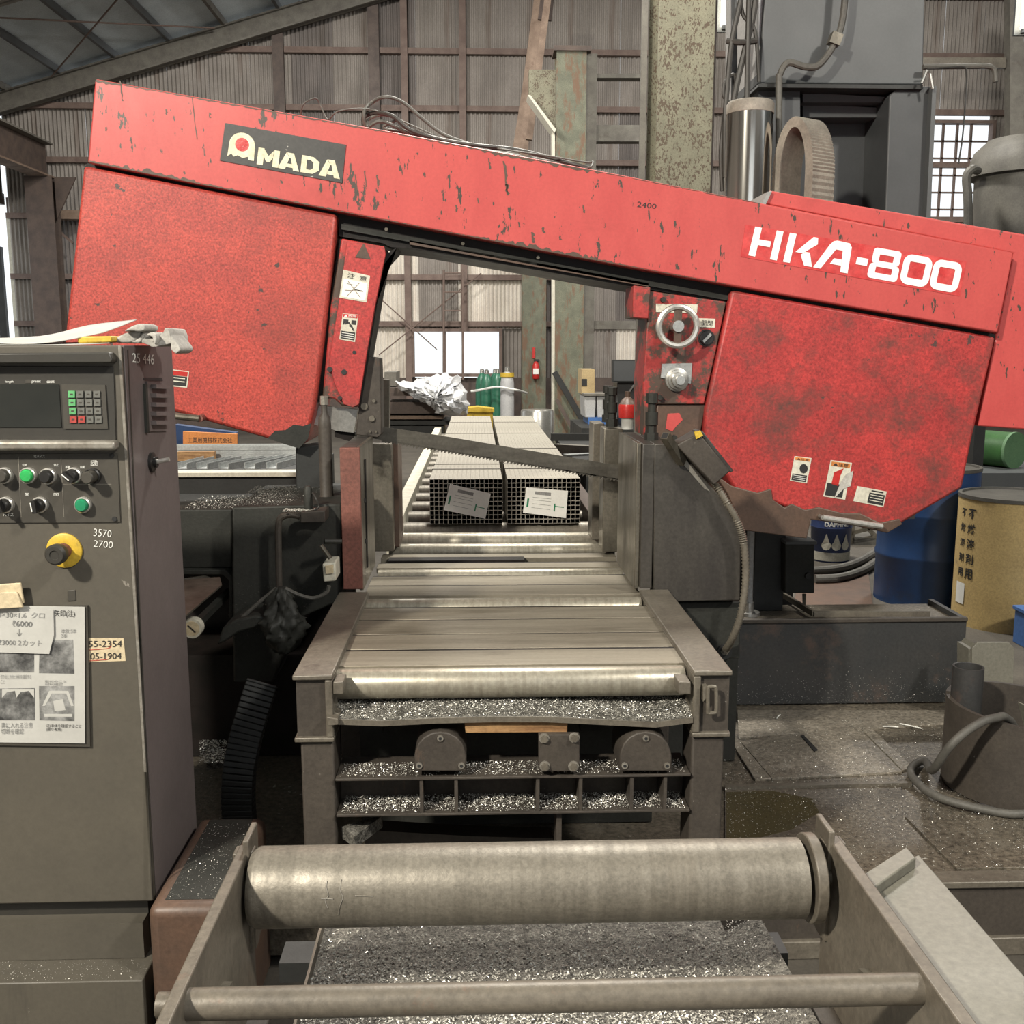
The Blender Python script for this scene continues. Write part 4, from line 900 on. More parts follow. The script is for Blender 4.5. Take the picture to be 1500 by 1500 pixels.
# cables lying on the beam
cb_ = thing('cable_coil', PY(560, 185, YS+.1), 'loose black cable coil lying on top of the red beam', 'cable')
Yc = YS+.1
for pts, r in (([(536, 186), (533, 165), (545, 150), (565, 142), (590, 150), (620, 175), (650, 197), (690, 212)], .006),
               ([(533, 185), (533, 172), (550, 165), (575, 170), (600, 190), (640, 203), (690, 212), (760, 220), (830, 238), (865, 247)], .007),
               ([(538, 187), (540, 175), (560, 168), (580, 175), (562, 187), (600, 196), (640, 204), (700, 216), (760, 226)], .005),
               ([(540, 186), (560, 178), (600, 195), (650, 207), (720, 222), (790, 234), (840, 243)], .006),
               ([(440, 170), (445, 152), (462, 144), (470, 155), (480, 175), (495, 163), (530, 159), (560, 165), (600, 182), (640, 200)], .0025),
               ([(690, 210), (740, 219), (800, 228), (860, 238), (868, 236), (866, 244), (855, 246)], .003)):
    MB().tube([PY(*p, Yc+random.uniform(-.02, .04)) for p in pts], r, 7).build('cable', 'hose_dark' if r < .0065 else 'rubber', cb_)
# ================================================================== VISES
vl = thing('vise_jaw', PY(514, 870, 3.1), 'front left vise jaw with a red-brown painted end', 'vise jaw')
x0, x1 = PY(500, 760, 3.1).x, PY(529, 760, 3.1).x; zt_ = PY(514, 656, 3.1).z; ztb = zt_
MB().box(x0, x1, 3.1, 3.12, ZR+.018, zt_).build('end_face', 'rust_red', vl, bevel=.002)
MB().box(x0, x1-.012, 3.12, 3.5, ZR+.018, zt_).build('jaw_body', 'vise_steel', vl, bevel=.003)
MB().box(x1-.012, x1, 3.1201, 3.5, ZR+.01, zt_).build('jaw_plate', 'jaw_steel', vl, bevel=.002)
MB().box(x1, x1+.004, 3.22, 3.24, ZR+.06, zt_-.05).build('jaw_groove', 'grease_shade_black', vl)
for z in (.95, 1.08): MB().cyl((x1-.002, 3.2, z), (x1+.003, 3.2, z), .008, n=10).build('screw', 'ink', vl)
vr2 = thing('vise_jaw', PY(575, 800, 3.72), 'rear left vise jaw behind the blade', 'vise jaw')
x0, x1 = PY(553, 760, 3.72).x, PY(576, 760, 3.72).x; zt_ = PY(570, 650, 3.72).z
MB().box(x0-.1, x1, 3.72, 3.78, ZR+.012, zt_).build('jaw_body', 'jaw_steel', vr2, bevel=.003)
MB().box(x1-.004, x1+.015, 3.80, 4.0, ZR+.012, zt_+.02).build('jaw_plate', 'bare_brown', vr2, bevel=.003)
MB().box(x0, x1-.004, 3.78, 4.0, ZR+.012, zt_-.01).build('jaw_web', 'beam_brown', vr2)
MB().ppx(rect(560, 556, 570, 655), 3.85, 3.9).build('jaw_post', 'jaw_steel', vr2)
vr = thing('vise_jaw', PY(960, 880, 3.1), 'front right vise jaw with a sloping dark cover plate', 'vise jaw')
pl = [(958, 650), (986, 649), (1086, 762), (1084, 880), (975, 882), (972, 868), (957, 868)]
MB().ppx(pl, 3.08, 3.40).build('cover_plate', 'vise_steel', vr, bevel=.004)
xi = PY(939, 760, 3.08).x; xj = PY(957, 760, 3.08).x; ztr = PY(945, 650, 3.08).z
MB().box(xi, xj, 3.08, 3.5, ZR+.018, ztr).build('jaw_body', 'vise_steel', vr, bevel=.003)
MB().box(xi-.014, xi, 3.10, 3.5, ZR+.012, ztr).build('jaw_plate', 'jaw_steel', vr, bevel=.002)
MB().ppx([(975, 883), (1084, 881), (1084, 965), (975, 965)], 3.12, 3.42).build('slide_base', 'dark_machine', vr, bevel=.004)
a = PY(1080, 1000, 3.2); MB().box(PY(975, 960, 3.2).x, a.x, 3.2, 3.6, .2, PY(1000, 960, 3.12).z).build('pedestal', 'dark_machine', vr)
MB().ppx([(975, 650), (1000, 667), (1040, 720), (1032, 716)], 3.076, 3.08).build('plate_edge', 'edge_wear', vr)
vb = thing('vise_jaw', PY(890, 815, 3.7), 'rear right vise jaw of two upright plates behind the blade', 'vise jaw')
for (pa, pb, Y, dy, tpx, m) in ((884, 911, 3.68, .12, 628, 'jaw_steel'), (868, 884, 3.92, .14, 620, 'rail_paint')):
    q0, q1 = PY(pa, 700, Y), PY(pb, 700, Y); MB().box(q0.x, q1.x, Y, Y+dy, ZR+.012, PY(pa, tpx, Y).z).build('jaw_plate', m, vb, bevel=.003)
MB().box(PY(911, 700, 3.7).x, PY(911, 700, 3.7).x+.1, 3.7, 3.78, ZR+.012, PY(911, 640, 3.7).z).build('jaw_back', 'dark_machine', vb)
def jackbolt(px, py0, py1, Y, label):
    a = PY(px, py1, Y); b = PY(px, py0, Y); h = b.z-a.z
    t = thing('clamp_bolt', a, label, 'bolt')
    MB().lathe([(0, .022), (.2*h, .022), (.2*h, .016), (.36*h, .016)], a, (0, 0, 1), 6).build('nut', 'dark_machine', t)
    MB().lathe([(.36*h, .020), (.62*h, .020), (.62*h, .013), (.80*h, .013)], a, (0, 0, 1), 16).build('shank', 'dark_machine', t)
    MB().lathe([(.80*h, .019), (h, .019)], a, (0, 0, 1), 8).build('head', 'dark_machine', t)
jackbolt(896, 567, 625, 3.72, 'black clamp bolt on the rear right jaw')
jackbolt(890, 565, 618, 3.98, 'black clamp bolt standing farther back on the rear right jaw')
jackbolt(954, 576, 648, 3.2, 'tall black clamp bolt on the front right jaw')
bx_ = thing('junction_box', PY(1040, 700, 3.1), 'tilted grey junction box with a yellow corner sticker', 'junction box')
MB().ppx([(991, 652), (1024, 634), (1070, 690), (1046, 711)], 3.02, 3.12).build('box_body', 'leg_paint', bx_, bevel=.004)
MB().ppx([(1024, 634), (1029, 631), (1075, 690), (1070, 692)], 3.03, 3.13).build('box_lid', 'vise_steel', bx_, bevel=.002)
MB().ppx([(1017, 633), (1026, 631), (1030, 638), (1020, 643)], 3.012, 3.02).build('corner_sticker', 'yellow', bx_)
sq = thing('square_tube_offcut', PY(975, 638, 3.05), 'short square tube offcut lying on the junction box bracket', 'tube')
A, B = PY(974, 638, 2.99), PY(999, 677, 3.063)
MB().beam(A, B, .024, .024).build('tube_wall', 'jaw_steel', sq); d = (A-B).normalized(); MB().beam(A+d*.0006, A-d*.001, .019, .019).build('tube_mouth', 'ink', sq); 
MB().ppx([(986, 664), (993, 662), (1004, 678), (997, 684)], 3.062, 3.081).build('bracket', 'dark_machine', sq)
cdt = MB().tube([PY(*p, y) for p, y in (((1046, 706), 3.05), ((1064, 735), 3.04), ((1082, 768), 3.04), ((1090, 800), 3.04), ((1092, 850), 3.04), ((1085, 900), 3.04), ((1073, 935), 3.06), ((1061, 955), 3.11))], .0125, 10, 20, rib=.72).build('flexible_conduit', 'rail_paint', None, 'ribbed flexible conduit hanging from the junction box', 'conduit', angle=80)
a = PY(1061, 955, 3.115); MB().cyl(a+Vector((0, -.004, 0)), a+Vector((0, .01, 0)), .024, n=20).build('conduit_hole', 'ink', vr)
# ================================================================== LEFT MACHINE BODY
lm = thing('vise_drive', PY(400, 900, 3.2), 'dark greasy vise drive casing left of the roller table', 'machine casing')
def solid(pts, Y0, Y1, name, m, par, bev=.006): return MB().ppx(pts, Y0, Y1).build(name, m, par, bevel=bev)
solid([(150, 747), (340, 746), (340, 832), (150, 835)], 3.2, 3.55, 'side_casing', 'dark_machine', lm)
solid([(340, 743), (500, 738), (500, 880), (440, 905), (400, 1000), (342, 1000), (340, 840)], 3.12, 3.62, 'main_casing', 'dark_machine', lm)
solid([(150, 835), (330, 835), (341, 845), (341, 905), (335, 905), (335, 850), (326, 842), (150, 842)], 3.17, 3.4, 'opening_frame', 'dark_machine', lm, .003)
solid([(100, 742), (520, 742), (520, 1010), (100, 1010)], 3.64, 3.68, 'back_plate', 'grease_shade_black', lm)
MB().box(PY(100, 900, 3.3).x, PY(500, 900, 3.3).x, 3.3, 3.63, .2, PY(300, 960, 3.3).z).build('lower_casing', 'grease_shade_black', lm)
MB().pzx([(262, 850), (322, 845), (325, 856), (268, 905), (262, 905)], .88, .885).build('chute_plate', 'jaw_steel', lm)
MB().ppx([(262, 848), (300, 843), (322, 850), (262, 856)], 3.42, 3.44).build('chute_lip', 'alu', lm)
A = [(-1.05, 3.22), (-.58, 3.22), (-.58, 3.52), (-1.05, 3.52)]
ztc = PY(250, 747, 3.2).z; zta = PY(420, 742, 3.12).z
xa, xb, xc = PY(262, 747, 3.2).x, PY(340, 746, 3.2).x, PY(498, 740, 3.12).x
flakes(lambda: (random.uniform(xb, xc), random.uniform(3.14, 3.58), zta+.002*random.random()), 2600, .0018, .0045).build('steel_chips', 'hose_dark', lm, kind='stuff', fixn=False, smooth=False)
flakes(lambda: (random.uniform(xa, xb), random.uniform(3.22, 3.5), ztc+.002*random.random()), 700, .0015, .003).build('steel_chips', 'chips', lm, kind='stuff', fixn=False, smooth=False)
flakes(lambda: (random.uniform(xb+.05, xc-.03), random.uniform(3.14, 3.4), zta+.003*random.random()), 500, .0015, .003).build('steel_chips', 'chips', lm, kind='stuff', fixn=False, smooth=False)
solid([(433, 655), (474, 650), (474, 745), (433, 745)], 3.52, 3.62, 'rear_post', 'rack', lm)
cp = thing('clamp_cylinder', PY(479, 738, 3.3), 'slim grey hydraulic cylinder standing beside the left jaw', 'cylinder')
a = PY(479, 738, 3.3); h = PY(479, 580, 3.3).z-a.z
MB().lathe([(0, .026), (.02, .026), (.03, .021), (.72*h, .021), (.80*h, .019), (.84*h, .010), (.92*h, .010)], a, (0, 0, 1), 24).build('barrel', 'leg_paint', cp)
MB().lathe([(.92*h, .013), (h, .013)], a, (0, 0, 1), 6).build('bolt_head', 'edge_wear', cp)
ls = thing('limit_switch', PY(458, 765, 3.1), 'chip-covered limit switch with conduit on the dark casing', 'switch')
solid([(440, 750), (476, 748), (476, 765), (440, 766)], 3.03, 3.12, 'switch_body', 'leg_paint', ls, .003)
a = PY(452, 750, 3.08); b = PY(452, 712, 3.08); MB().lathe([(0, .012), (.2*(b.z-a.z), .014), (.9*(b.z-a.z), .013), ((b.z-a.z), .008)], a, (0, 0, 1), 14).build('plunger', 'dark_machine', ls)
MB().tube([PY(458, 722, 3.07), PY(463, 730, 3.05), PY(467, 742, 3.05), PY(460, 748, 3.04)], .003, 6).build('wire', 'wire', ls)
MB().tube([PY(*p, 3.07) for p in ((440, 756), (425, 754), (412, 758), (408, 770), (408, 810), (409, 858))], .010, 10).build('conduit', 'leg_paint', ls)
flakes(lambda: PY(random.uniform(415, 470), 750, 3.06)+Vector((0, random.uniform(-.02, .03), .004)), 350, .002, .005).build('steel_chips', 'chips', ls, kind='stuff', fixn=False, smooth=False)
pmx = thing('coolant_pump', PY(415, 945, 3.0), 'grease-caked pump lump below the limit switch conduit', 'pump')
a = PY(415, 945, 2.98); b = PY(412, 860, 2.98); h = b.z-a.z
mbp = MB().lathe([(-.02, .02), (0, .05), (.1*h, .06), (.3*h, .062), (.55*h, .055), (.62*h, .045), (.9*h, .035), (h, .012)], a, (0, 0, 1), 24)
prof_ = [(-.02+ (h+.02)*k/22, max(.008, .058*math.sin(math.pi*min(1, (k+2.0)/25))**.6*(1.05 if k < 12 else .85))) for k in range(23)]
mbp = MB().lathe(prof_, a, (0, 0, 1), 36)
for i_, q in enumerate(mbp.v):
    ang = math.atan2(q.y-a.y, q.x-a.x); zz_ = (q.z-a.z)*60
    k_ = 1+.16*math.sin(3*ang+zz_*.5)+.12*math.sin(7*ang-zz_*1.1)+.08*math.sin(11*ang+zz_*2.3)+random.gauss(0, .05)
    mbp.v[i_] = Vector((a.x+(q.x-a.x)*k_, a.y+(q.y-a.y)*k_, q.z))
mbp.build('pump_body', 'dark_machine', pmx, angle=60)
flakes(lambda: PY(random.uniform(330, 450), random.uniform(860, 940), 2.93)+Vector((0, random.uniform(0, .1), 0)), 500, .001, .0022).build('steel_chips', 'leg_paint', pmx, kind='stuff', fixn=False, smooth=False)
MB().tube([PY(*p, 2.98) for p in ((405, 862), (385, 878), (360, 900), (345, 915))], .006, 8).build('hose', 'hose_dark', pmx)
MB().tube([PY(*p, 2.98) for p in ((418, 862), (440, 872), (460, 876), (478, 868), (482, 858))], .006, 8).build('hose', 'hose_dark', pmx)
mbp = MB().ppx([(318, 945), (326, 920), (345, 908), (375, 902), (392, 905), (380, 918), (350, 926), (330, 940)], 2.95, 3.12); mbp.build('lever', 'dark_machine', pmx, bevel=.006)
pb_ = thing('pale_switch_box', PY(482, 855, 3.05), 'small pale plug box with lever below the left jaw', 'switch box')
solid([(472, 826), (491, 824), (492, 851), (474, 853)], 3.0, 3.1, 'box_body', 'cream', pb_, .004)
solid([(476, 829), (488, 828), (488, 840), (477, 841)], 2.994, 3.0, 'window', 'tape', pb_, .001)
MB().tube([PY(470, 799, 3.02), PY(484, 818, 3.02)], .007, 8, 1).build('lever', 'jaw_steel', pb_)
MB().tube([PY(475, 793, 3.04), PY(500, 793, 3.06)], .008, 8, 1).build('stud', 'dark_machine', pb_)
gz_ = thing('pressure_gauge', PY(282, 930, 2.9), 'round dusty pressure gauge behind the control cabinet', 'gauge')
a = PY(281, 921, 2.85); MB().lathe([(0, .028), (.03, .028)], a, (0, 1, 0), 24).build('case', 'cream', gz_)
MB().lathe([(-.001, .022), (.0, .022)], a, (0, 1, 0), 24).build('dial', 'tape', gz_); MB().obox(a+Vector((0, -.002, 0)), (.03, .001, .003), (0, .8, 0)).build('needle', 'ink', gz_)
MB().box(a.x-.01, a.x+.01, a.y+.03, 3.3, a.z-.01, a.z+.01).build('stem', 'dark_machine', gz_)
# ribbed cable carrier
ZD = .20
cc = thing('cable_carrier', PY(355, 1240, 2.7), 'dark ribbed cable carrier curving down beside the cabinet', 'cable carrier')
path = catmull([PY(385, 1000, 2.75), PY(372, 1040, 2.72), PY(358, 1090, 2.70), PY(350, 1140, 2.68), PY(350, 1190, 2.68), Vector((PY(356, 1240, 2.68).x, 2.68, ZD-.004))], 6)
for i in range(len(path)-1):
    a, b = path[i], path[i+1]; MB().beam(a, a.lerp(b, .985), .085, .05, up=(0, 1, 0)).build('link', 'rack', cc, bevel=.003)
MB().pzx([(300, 1090), (318, 1085), (330, 1110), (302, 1115)], .3, .33).build('swarf_scoop', 'chip_bed', None, 'small scoop of shiny swarf in the dark gap by the cabinet', 'swarf')
flakes(lambda: PZ(random.uniform(292, 332), random.uniform(1085, 1118), .335), 500, .002, .006).build('swarf_pile', 'chips', None, 'glinting steel swarf in the dark gap by the cabinet', 'swarf', kind='stuff', fixn=False, smooth=False)
# ================================================================== MACHINE DECK, TANK AND RIGHT SIDE
ZD = .20
yf = PZ(1450, 1291, ZD).y
dk = thing('machine_deck', (1.2, yf, 0), 'grimy steel machine deck covered in swarf right of the table', 'deck')
MB().box(-2.0, 3.2, yf+.02, 3.9, .02, ZD-.004).build('deck_body', 'deck', dk)
MB().box(.35, 3.2, yf-.01, yf+.05, ZD-.014, ZD+.004).build('edge_trim', 'rail_paint', dk, bevel=.003)
MB().box(.35, 3.2, yf, yf+.05, .05, ZD-.014).build('front_face', 'leg_paint', dk)
MB().box(.35, 3.2, yf-.015, yf+.05, .0, .05).build('bottom_flange', 'rail_paint', dk, bevel=.003)
for q in ([(1072, 1088), (1084, 1086), (1130, 1140), (1106, 1141)], [(1085, 1086), (1254, 1062), (1322, 1130), (1131, 1140)], [(1258, 1064), (1274, 1064), (1338, 1124), (1322, 1128)], [(1080, 1040), (1395, 1040), (1400, 1058), (1082, 1080)]):
    MB().pzx(q, ZD-.004, ZD+.004).build('deck_plate', 'deck_plate', dk, bevel=.001)
MB().pzx([(1062, 1149), (1335, 1144), (1336, 1147), (1062, 1153)], ZD-.004, ZD+.010).build('seam_bar', 'rail_paint', dk)
MB().pzx([(1062, 1154), (1320, 1148), (1322, 1197), (1398, 1276), (1500, 1274), (1500, 1290), (1062, 1290)], ZD-.006, ZD+.001).build('deck_plate', 'deck', dk)
MB().pzx([(1326, 1196), (1560, 1190), (1600, 1268), (1402, 1272)], ZD-.006, ZD+.004).build('deck_plate', 'deck', dk, bevel=.001)
MB().pzx([(1064, 1160), (1130, 1158), (1190, 1170), (1200, 1190), (1160, 1215), (1100, 1230), (1064, 1230)], ZD, ZD+.0016).build('oil_puddle', 'puddle', dk)
MB().pzx([(1173, 1077), (1177, 1076), (1198, 1098), (1193, 1100)], ZD+.004, ZD+.007).build('slot', 'ink', dk)
def dsm():
    px = random.uniform(1060, 1500); py = random.triangular(1040, 1290, 1080); return PZ(px, py, ZD+.005)
flakes(dsm, 6500, .0006, .0024).build('deck_swarf', 'chips', dk, kind='stuff', fixn=False, smooth=False)
for a, b in (((1138, 1052), (1143, 1047)), ((1293, 1064), (1316, 1065)), ((1318, 1060), (1350, 1067))):
    A, B = PZ(*a, ZD+.008), PZ(*b, ZD+.008); MB().tube([A, A.lerp(B, .5)+Vector((0, .004, 0)), B], .0022, 6).build('wire_scrap', 'white', None, 'thin pale wire scrap lying on the swarf deck', 'wire', 'wire scraps on the deck')
YT = 3.73
tk = thing('coolant_tank', (PY(1240, 1030, YT).x, YT, ZD), 'long dark coolant tank wall behind the swarf deck', 'tank')
xa, xb = PY(1072, 960, YT).x-.2, PY(1413, 960, YT).x; zt_ = PY(1240, 907, YT).z
MB().box(xa, xb, YT, YT+.02, ZD, zt_).build('front_wall', 'tank', tk, bevel=.004)
MB().box(xb-.02, xb, YT+.02, YT+.3, ZD, zt_).build('end_wall', 'tank', tk)
MB().box(xa, xb-.02, YT+.02, YT+.3, ZD, zt_-.02).build('top_plate', 'deck', tk)
MB().box(xa, xb, YT-.008, YT+.012, zt_-.012, zt_+.004).build('rim', 'leg_paint', tk, bevel=.003)
flakes(lambda: (random.uniform(xa+.2, xb), YT-.004, ZD+.12*abs(random.gauss(0, .5))), 700, .001, .0022).build('wall_swarf', 'chips', tk, kind='stuff', fixn=False, smooth=False)
# things standing on the tank
cp_ = thing('conduit_pole', PZ(1098, 890, zt_-.02), 'pale vertical conduit pole with a round flange on the tank', 'pole')
a = PY(1097, 890, 3.886); a.z = zt_-.0205; MB().lathe([(0, .045), (.012, .043), (.014, .02), (.05, .018), (.05, .014)], a, (0, 0, 1), 24).build('flange', 'alu_bright', cp_)
MB().cyl(a+Vector((0, 0, .05)), a+Vector((-.005, 0, .55)), .014, n=14).build('pole', 'gas_grey', cp_)
eb = thing('electrical_post', PY(1125, 885, 3.95), 'black square post with a small switch box behind the saw', 'post')
MB().box(PY(1106, 830, 3.92).x, PY(1151, 830, 3.92).x, 3.935, 4.02, zt_-.021, PY(1125, 770, 3.92).z).build('post', 'rack', eb, bevel=.004)
MB().ppx(rect(1150, 797, 1193, 869), 3.88, 3.98).build('switch_box', 'dark_machine', eb, bevel=.004)
MB().ppx(rect(1151, 793, 1197, 798), 3.87, 4.0).build('box_lid', 'housing_grey', eb, bevel=.002)
a = PY(1183, 843, 3.88); MB().cyl(a+Vector((0, -.012, 0)), a, .012, n=14).build('knob', 'ink', eb)
MB().tube([PY(1178, 870, 3.92), PY(1178, 896, 3.92)], .008, 8, 8, rib=.7).build('spring_bolt', 'jaw_steel', eb)
tr = thing('drip_frame', PZ(1250, 900, zt_), 'thin pale angle frame lying on the tank top', 'frame')
z_ = zt_+.005
for a, b in (((1148, 872), (1192, 899)), ((1192, 899), (1362, 899))):
    MB().beam(PZ(*a, z_), PZ(*b, z_), .012, .022).build('angle_bar', 'rail_paint', tr)
# drums and pails on the floor
def drum(px0, px1, Y, pyt, mat, label, ribs, name='oil_drum', R=None, rim='hose_dark', cat='drum'):
    a = PY(px0, 750, Y); b = PY(px1, 750, Y); r = R or (b.x-a.x)/2; cx = a.x+r; h = PY((px0+px1)/2, pyt, Y-r).z
    t = thing(name, (cx, Y, 0), label, cat)
    prof = [(0, r), (.01, r)]
    for u in ribs: prof += [(h*u-.025, r), (h*u-.008, r*1.025), (h*u+.008, r*1.025), (h*u+.025, r)]
    prof += [(h-.02, r), (h-.02, r*.99)]
    MB().lathe(prof, (cx, Y, 0), (0, 0, 1), 40).build('drum_body', mat, t, angle=50)
    MB().lathe([(h-.02, r*1.015), (h, r*1.015), (h, r*.95), (h-.012, r*.94)], (cx, Y, 0), (0, 0, 1), 40).build('rim', rim, t)
    return t, cx, r, h
bd, cx, r, h = drum(1291, 1432, 6.16, 690, 'drum_blue', 'blue steel oil drum partly hidden by the red saw housing', (.35, .66), R=.29)
yd, cx, r, h = drum(1411, 1560, 5.6, 735, 'drum_yellow', 'tan fibre drum with dark vertical characters', (), 'fibre_drum', rim='hose_dark')
def wrap_text(body, cx, cy, r, zc, th, size, mat, parent, vert=True, bold=.02):
    v, f = text_mesh(body, bold)
    if not v: return
    xs = [p.x for p in v]; ys = [p.y for p in v]; ox, oy = (min(xs)+max(xs))/2, (min(ys)+max(ys))/2
    k = size/max(max(ys)-min(ys), max(xs)-min(xs)); out = []
    for p in v:
        t = th+(p.x-ox)*k/r; out.append(Vector((cx+(r+.0015)*math.sin(t), cy-(r+.0015)*math.cos(t), zc+(p.y-oy)*k)))
    MB().add(out, f).build('lettering', mat, parent, fixn=False, smooth=False)
thc = -math.asin(.80)-math.atan2(cx, 5.6)*.3
for i, ch in enumerate('不 燃 溶 剤 用'.split()):
    wrap_text(ch, cx, 5.6, r, h-.10-.085*i, -1.28, .06, 'ink', yd); wrap_text(ch, cx, 5.6, r, h-.10-.085*i, -1.52, .05, 'ink', yd)
lbv = []
for zz_ in (h-.62, h-.50):
    for k in range(4): th_ = -1.62+.09*k; lbv.append(Vector((cx+(r+.002)*math.sin(th_), 5.6-(r+.002)*math.cos(th_), zz_)))
MB().add(lbv, [(0, 1, 5, 4), (1, 2, 6, 5), (2, 3, 7, 6)]).build('paper_label', 'white', yd, fixn=False)
pl = thing('oil_pail', (0, 7.3, 0), 'dark blue oil pail with white drops and white lettering', 'pail')
Yp = 7.35; a = PY(1188, 800, Yp); r = .145; cx = a.x+r; hh = PY(1215, 764, Yp-r).z
pl.location = (cx, Yp, 0); WL[pl.name] = Vector((cx, Yp, 0))
MB().lathe([(0, r*.93), (.01, r*.95), (hh*.8, r), (hh*.82, r*1.03), (hh*.86, r*1.0), (hh, r*1.0)], (cx, Yp, 0), (0, 0, 1), 36).build('pail_body', 'pail_blue', pl, angle=50)
MB().lathe([(.012, r*.962), (.075, r*.972)], (cx, Yp, 0), (0, 0, 1), 36).build('lower_band', 'cream', pl)
wrap_text('DAPHNE', cx, Yp, r*1.01, hh*.925, -.05, .18, 'white', pl, bold=.04)
for k in range(3):
    tt = -.55+.5*k; v = []
    for i in range(14):
        aa = i*math.pi*2/14; x = .034*math.cos(aa); z = -.02+.034*math.sin(aa)
        if i in (3, 4): x *= .3; z = .065
        th_ = tt+x/r; v.append(Vector((cx+(r+.002)*math.sin(th_), Yp-(r+.002)*math.cos(th_), hh*.48+z)))
    MB().add(v, [tuple(range(14))]).build('drop_mark', 'cream', pl, fixn=False, smooth=False)
for pts, lab, z_ in (([(1190, 836), (1225, 833), (1255, 824), (1283, 808)], 'thick dark hose lying on the floor by the pail', .027), ([(1194, 848), (1230, 846), (1262, 836), (1284, 822)], 'second dark hose lying nearer the tank than the first one', .039)):
    P_ = [PZ(x, y, z_) for x, y in pts]; MB().tube(P_, .028, 10).build('floor_hose', 'hose_dark', None, lab, 'hose')
t = thing('pipe_rack', (PY(1265, 790, 7.8).x, 7.8, 0), 'low frame of pale bars on the floor behind the pail', 'frame')
for (a, b) in (((1240, 795), (1290, 785)), ((1240, 782), (1290, 770)), ((1248, 770), (1248, 796)), ((1262, 765), (1290, 793))):
    MB().beam(PY(*a, 7.9), PY(*b, 7.9), .04, .03).build('bar', 'jaw_steel', t)
MB().box(PY(1236, 800, 7.9).x, PY(1298, 800, 7.9).x, 7.88, 8.2, 0, .06).build('base', 'hose_dark', t)
MB().pzx([(1172, 842), (1272, 840), (1280, 896), (1160, 896)], .0, .012).build('floor_board', 'wood', None, 'dusty wooden floor board between tank and drum', 'board').data.materials[0] = MATS['bare_brown']
# grey bent guard, blue crate, dark bin on the right edge
gs = thing('bent_guard', PY(1455, 1050, 3.4), 'upright pale grey bent sheet guard behind the big pipe', 'sheet')
def stand_px(pts, nb_, y0, y1, z):      # pixel outline whose last nb_ corners stand on level z
    A = [PY(a, b, y0) for a, b in pts]
    for q_ in A[-nb_:]: q_.z = z
    return MB().hull2(A, [Vector((q_.x, y1, q_.z)) for q_ in A])
stand_px([(1424, 950), (1432, 941), (1478, 941), (1486, 950), (1482, 1062), (1424, 1062)], 2, 3.5, 3.51, ZD-.005).build('sheet', 'grey_paint', gs, bevel=.001)
stand_px([(1430, 944), (1425, 950), (1419, 950), (1419, 1062), (1424, 1062)], 2, 3.51, 3.6, ZD-.005).build('return', 'grey_paint', gs)
bc = thing('blue_crate', PZ(1498, 965, 0), 'blue plastic crate at the foot of the fibre drum', 'crate')
q0 = PZ(1488, 965, 0)+Vector((.14, 0, 0)); MB().box(q0.x, q0.x+.4, q0.y, q0.y+.3, 0, .18).build('crate_body', 'blue_plastic', bc, bevel=.004)
MB().box(q0.x-.01, q0.x+.41, q0.y-.01, q0.y+.31, .18, .20).build('crate_rim', 'blue_plastic', bc, bevel=.003)
for k in range(5): MB().box(q0.x+.02+.075*k, q0.x+.075+.075*k, q0.y-.003, q0.y, .04, .15).build('slot', 'pail_blue', bc)
# lying green drum on a bench
gb = MB().box(PY(1425, 690, 9.5).x, PY(1560, 690, 9.5).x+.6, 9.4, 10.6, 0, PY(1470, 691, 9.5).z).build('grey_bench', 'housing_grey', None, 'plain grey bench under the green drum', 'bench')
gd = thing('green_drum', PY(1480, 690, 9.9), 'green drum lying on its side on the grey bench', 'drum')
zc = PY(1480, 658, 9.9).z; rr_ = zc-PY(1470, 691, 9.5).z; a = PY(1425, 658, 10.2); a.z = zc; b = PY(1484, 658, 9.8); b.z = zc
MB().lathe([(0, rr_*.97), (.02, rr_), ((b-a).length, rr_), ((b-a).length, rr_*.97)], a, b-a, 36).build('drum_body', 'tank_green', gd)
MB().lathe([((b-a).length, rr_*1.03), ((b-a).length+.03, rr_*1.03), ((b-a).length+.03, rr_*.98)], a, b-a, 36).build('drum_end', 'green_disc', gd)
# grey hopper upper right
gh = thing('grey_hopper', (PY(1500, 300, 7.5).x, 7.5, 0), 'round grey hopper with domed lid behind the saw cover', 'hopper')
a = PY(1500, 300, 7.5); rr_ = a.x-PY(1422, 300, 7.5).x
zT = PY(1500, 205, 7.5).z; zM = PY(1500, 255, 7.5).z; zB = PY(1500, 500, 7.5).z
MB().lathe([(zB, rr_*.5), (zM-.35, rr_*.86), (zM, rr_*.88)], (a.x, 7.5, 0), (0, 0, 1), 36).build('hopper_body', 'hose_dark', gh)
MB().lathe([(zM-.02, rr_), (zM+.05, rr_*1.0), (zT-.08, rr_*.92), (zT, rr_*.7), (zT+.02, .01)], (a.x, 7.5, 0), (0, 0, 1), 36).build('hopper_lid', 'hose_dark', gh)
for s_ in (-1, 1): MB().box(a.x+s_*.25-.04, a.x+s_*.25+.04, 7.4, 7.5, 0, zM-.3).build('leg', 'rack', gh)
MB().tube([PY(1418, 420, 7.2), PY(1418, 300, 7.2), PY(1416, 260, 7.2), PY(1424, 248, 7.2), PY(1432, 250, 7.3)], .03, 10).build('side_pipe', 'hose_dark', gh)
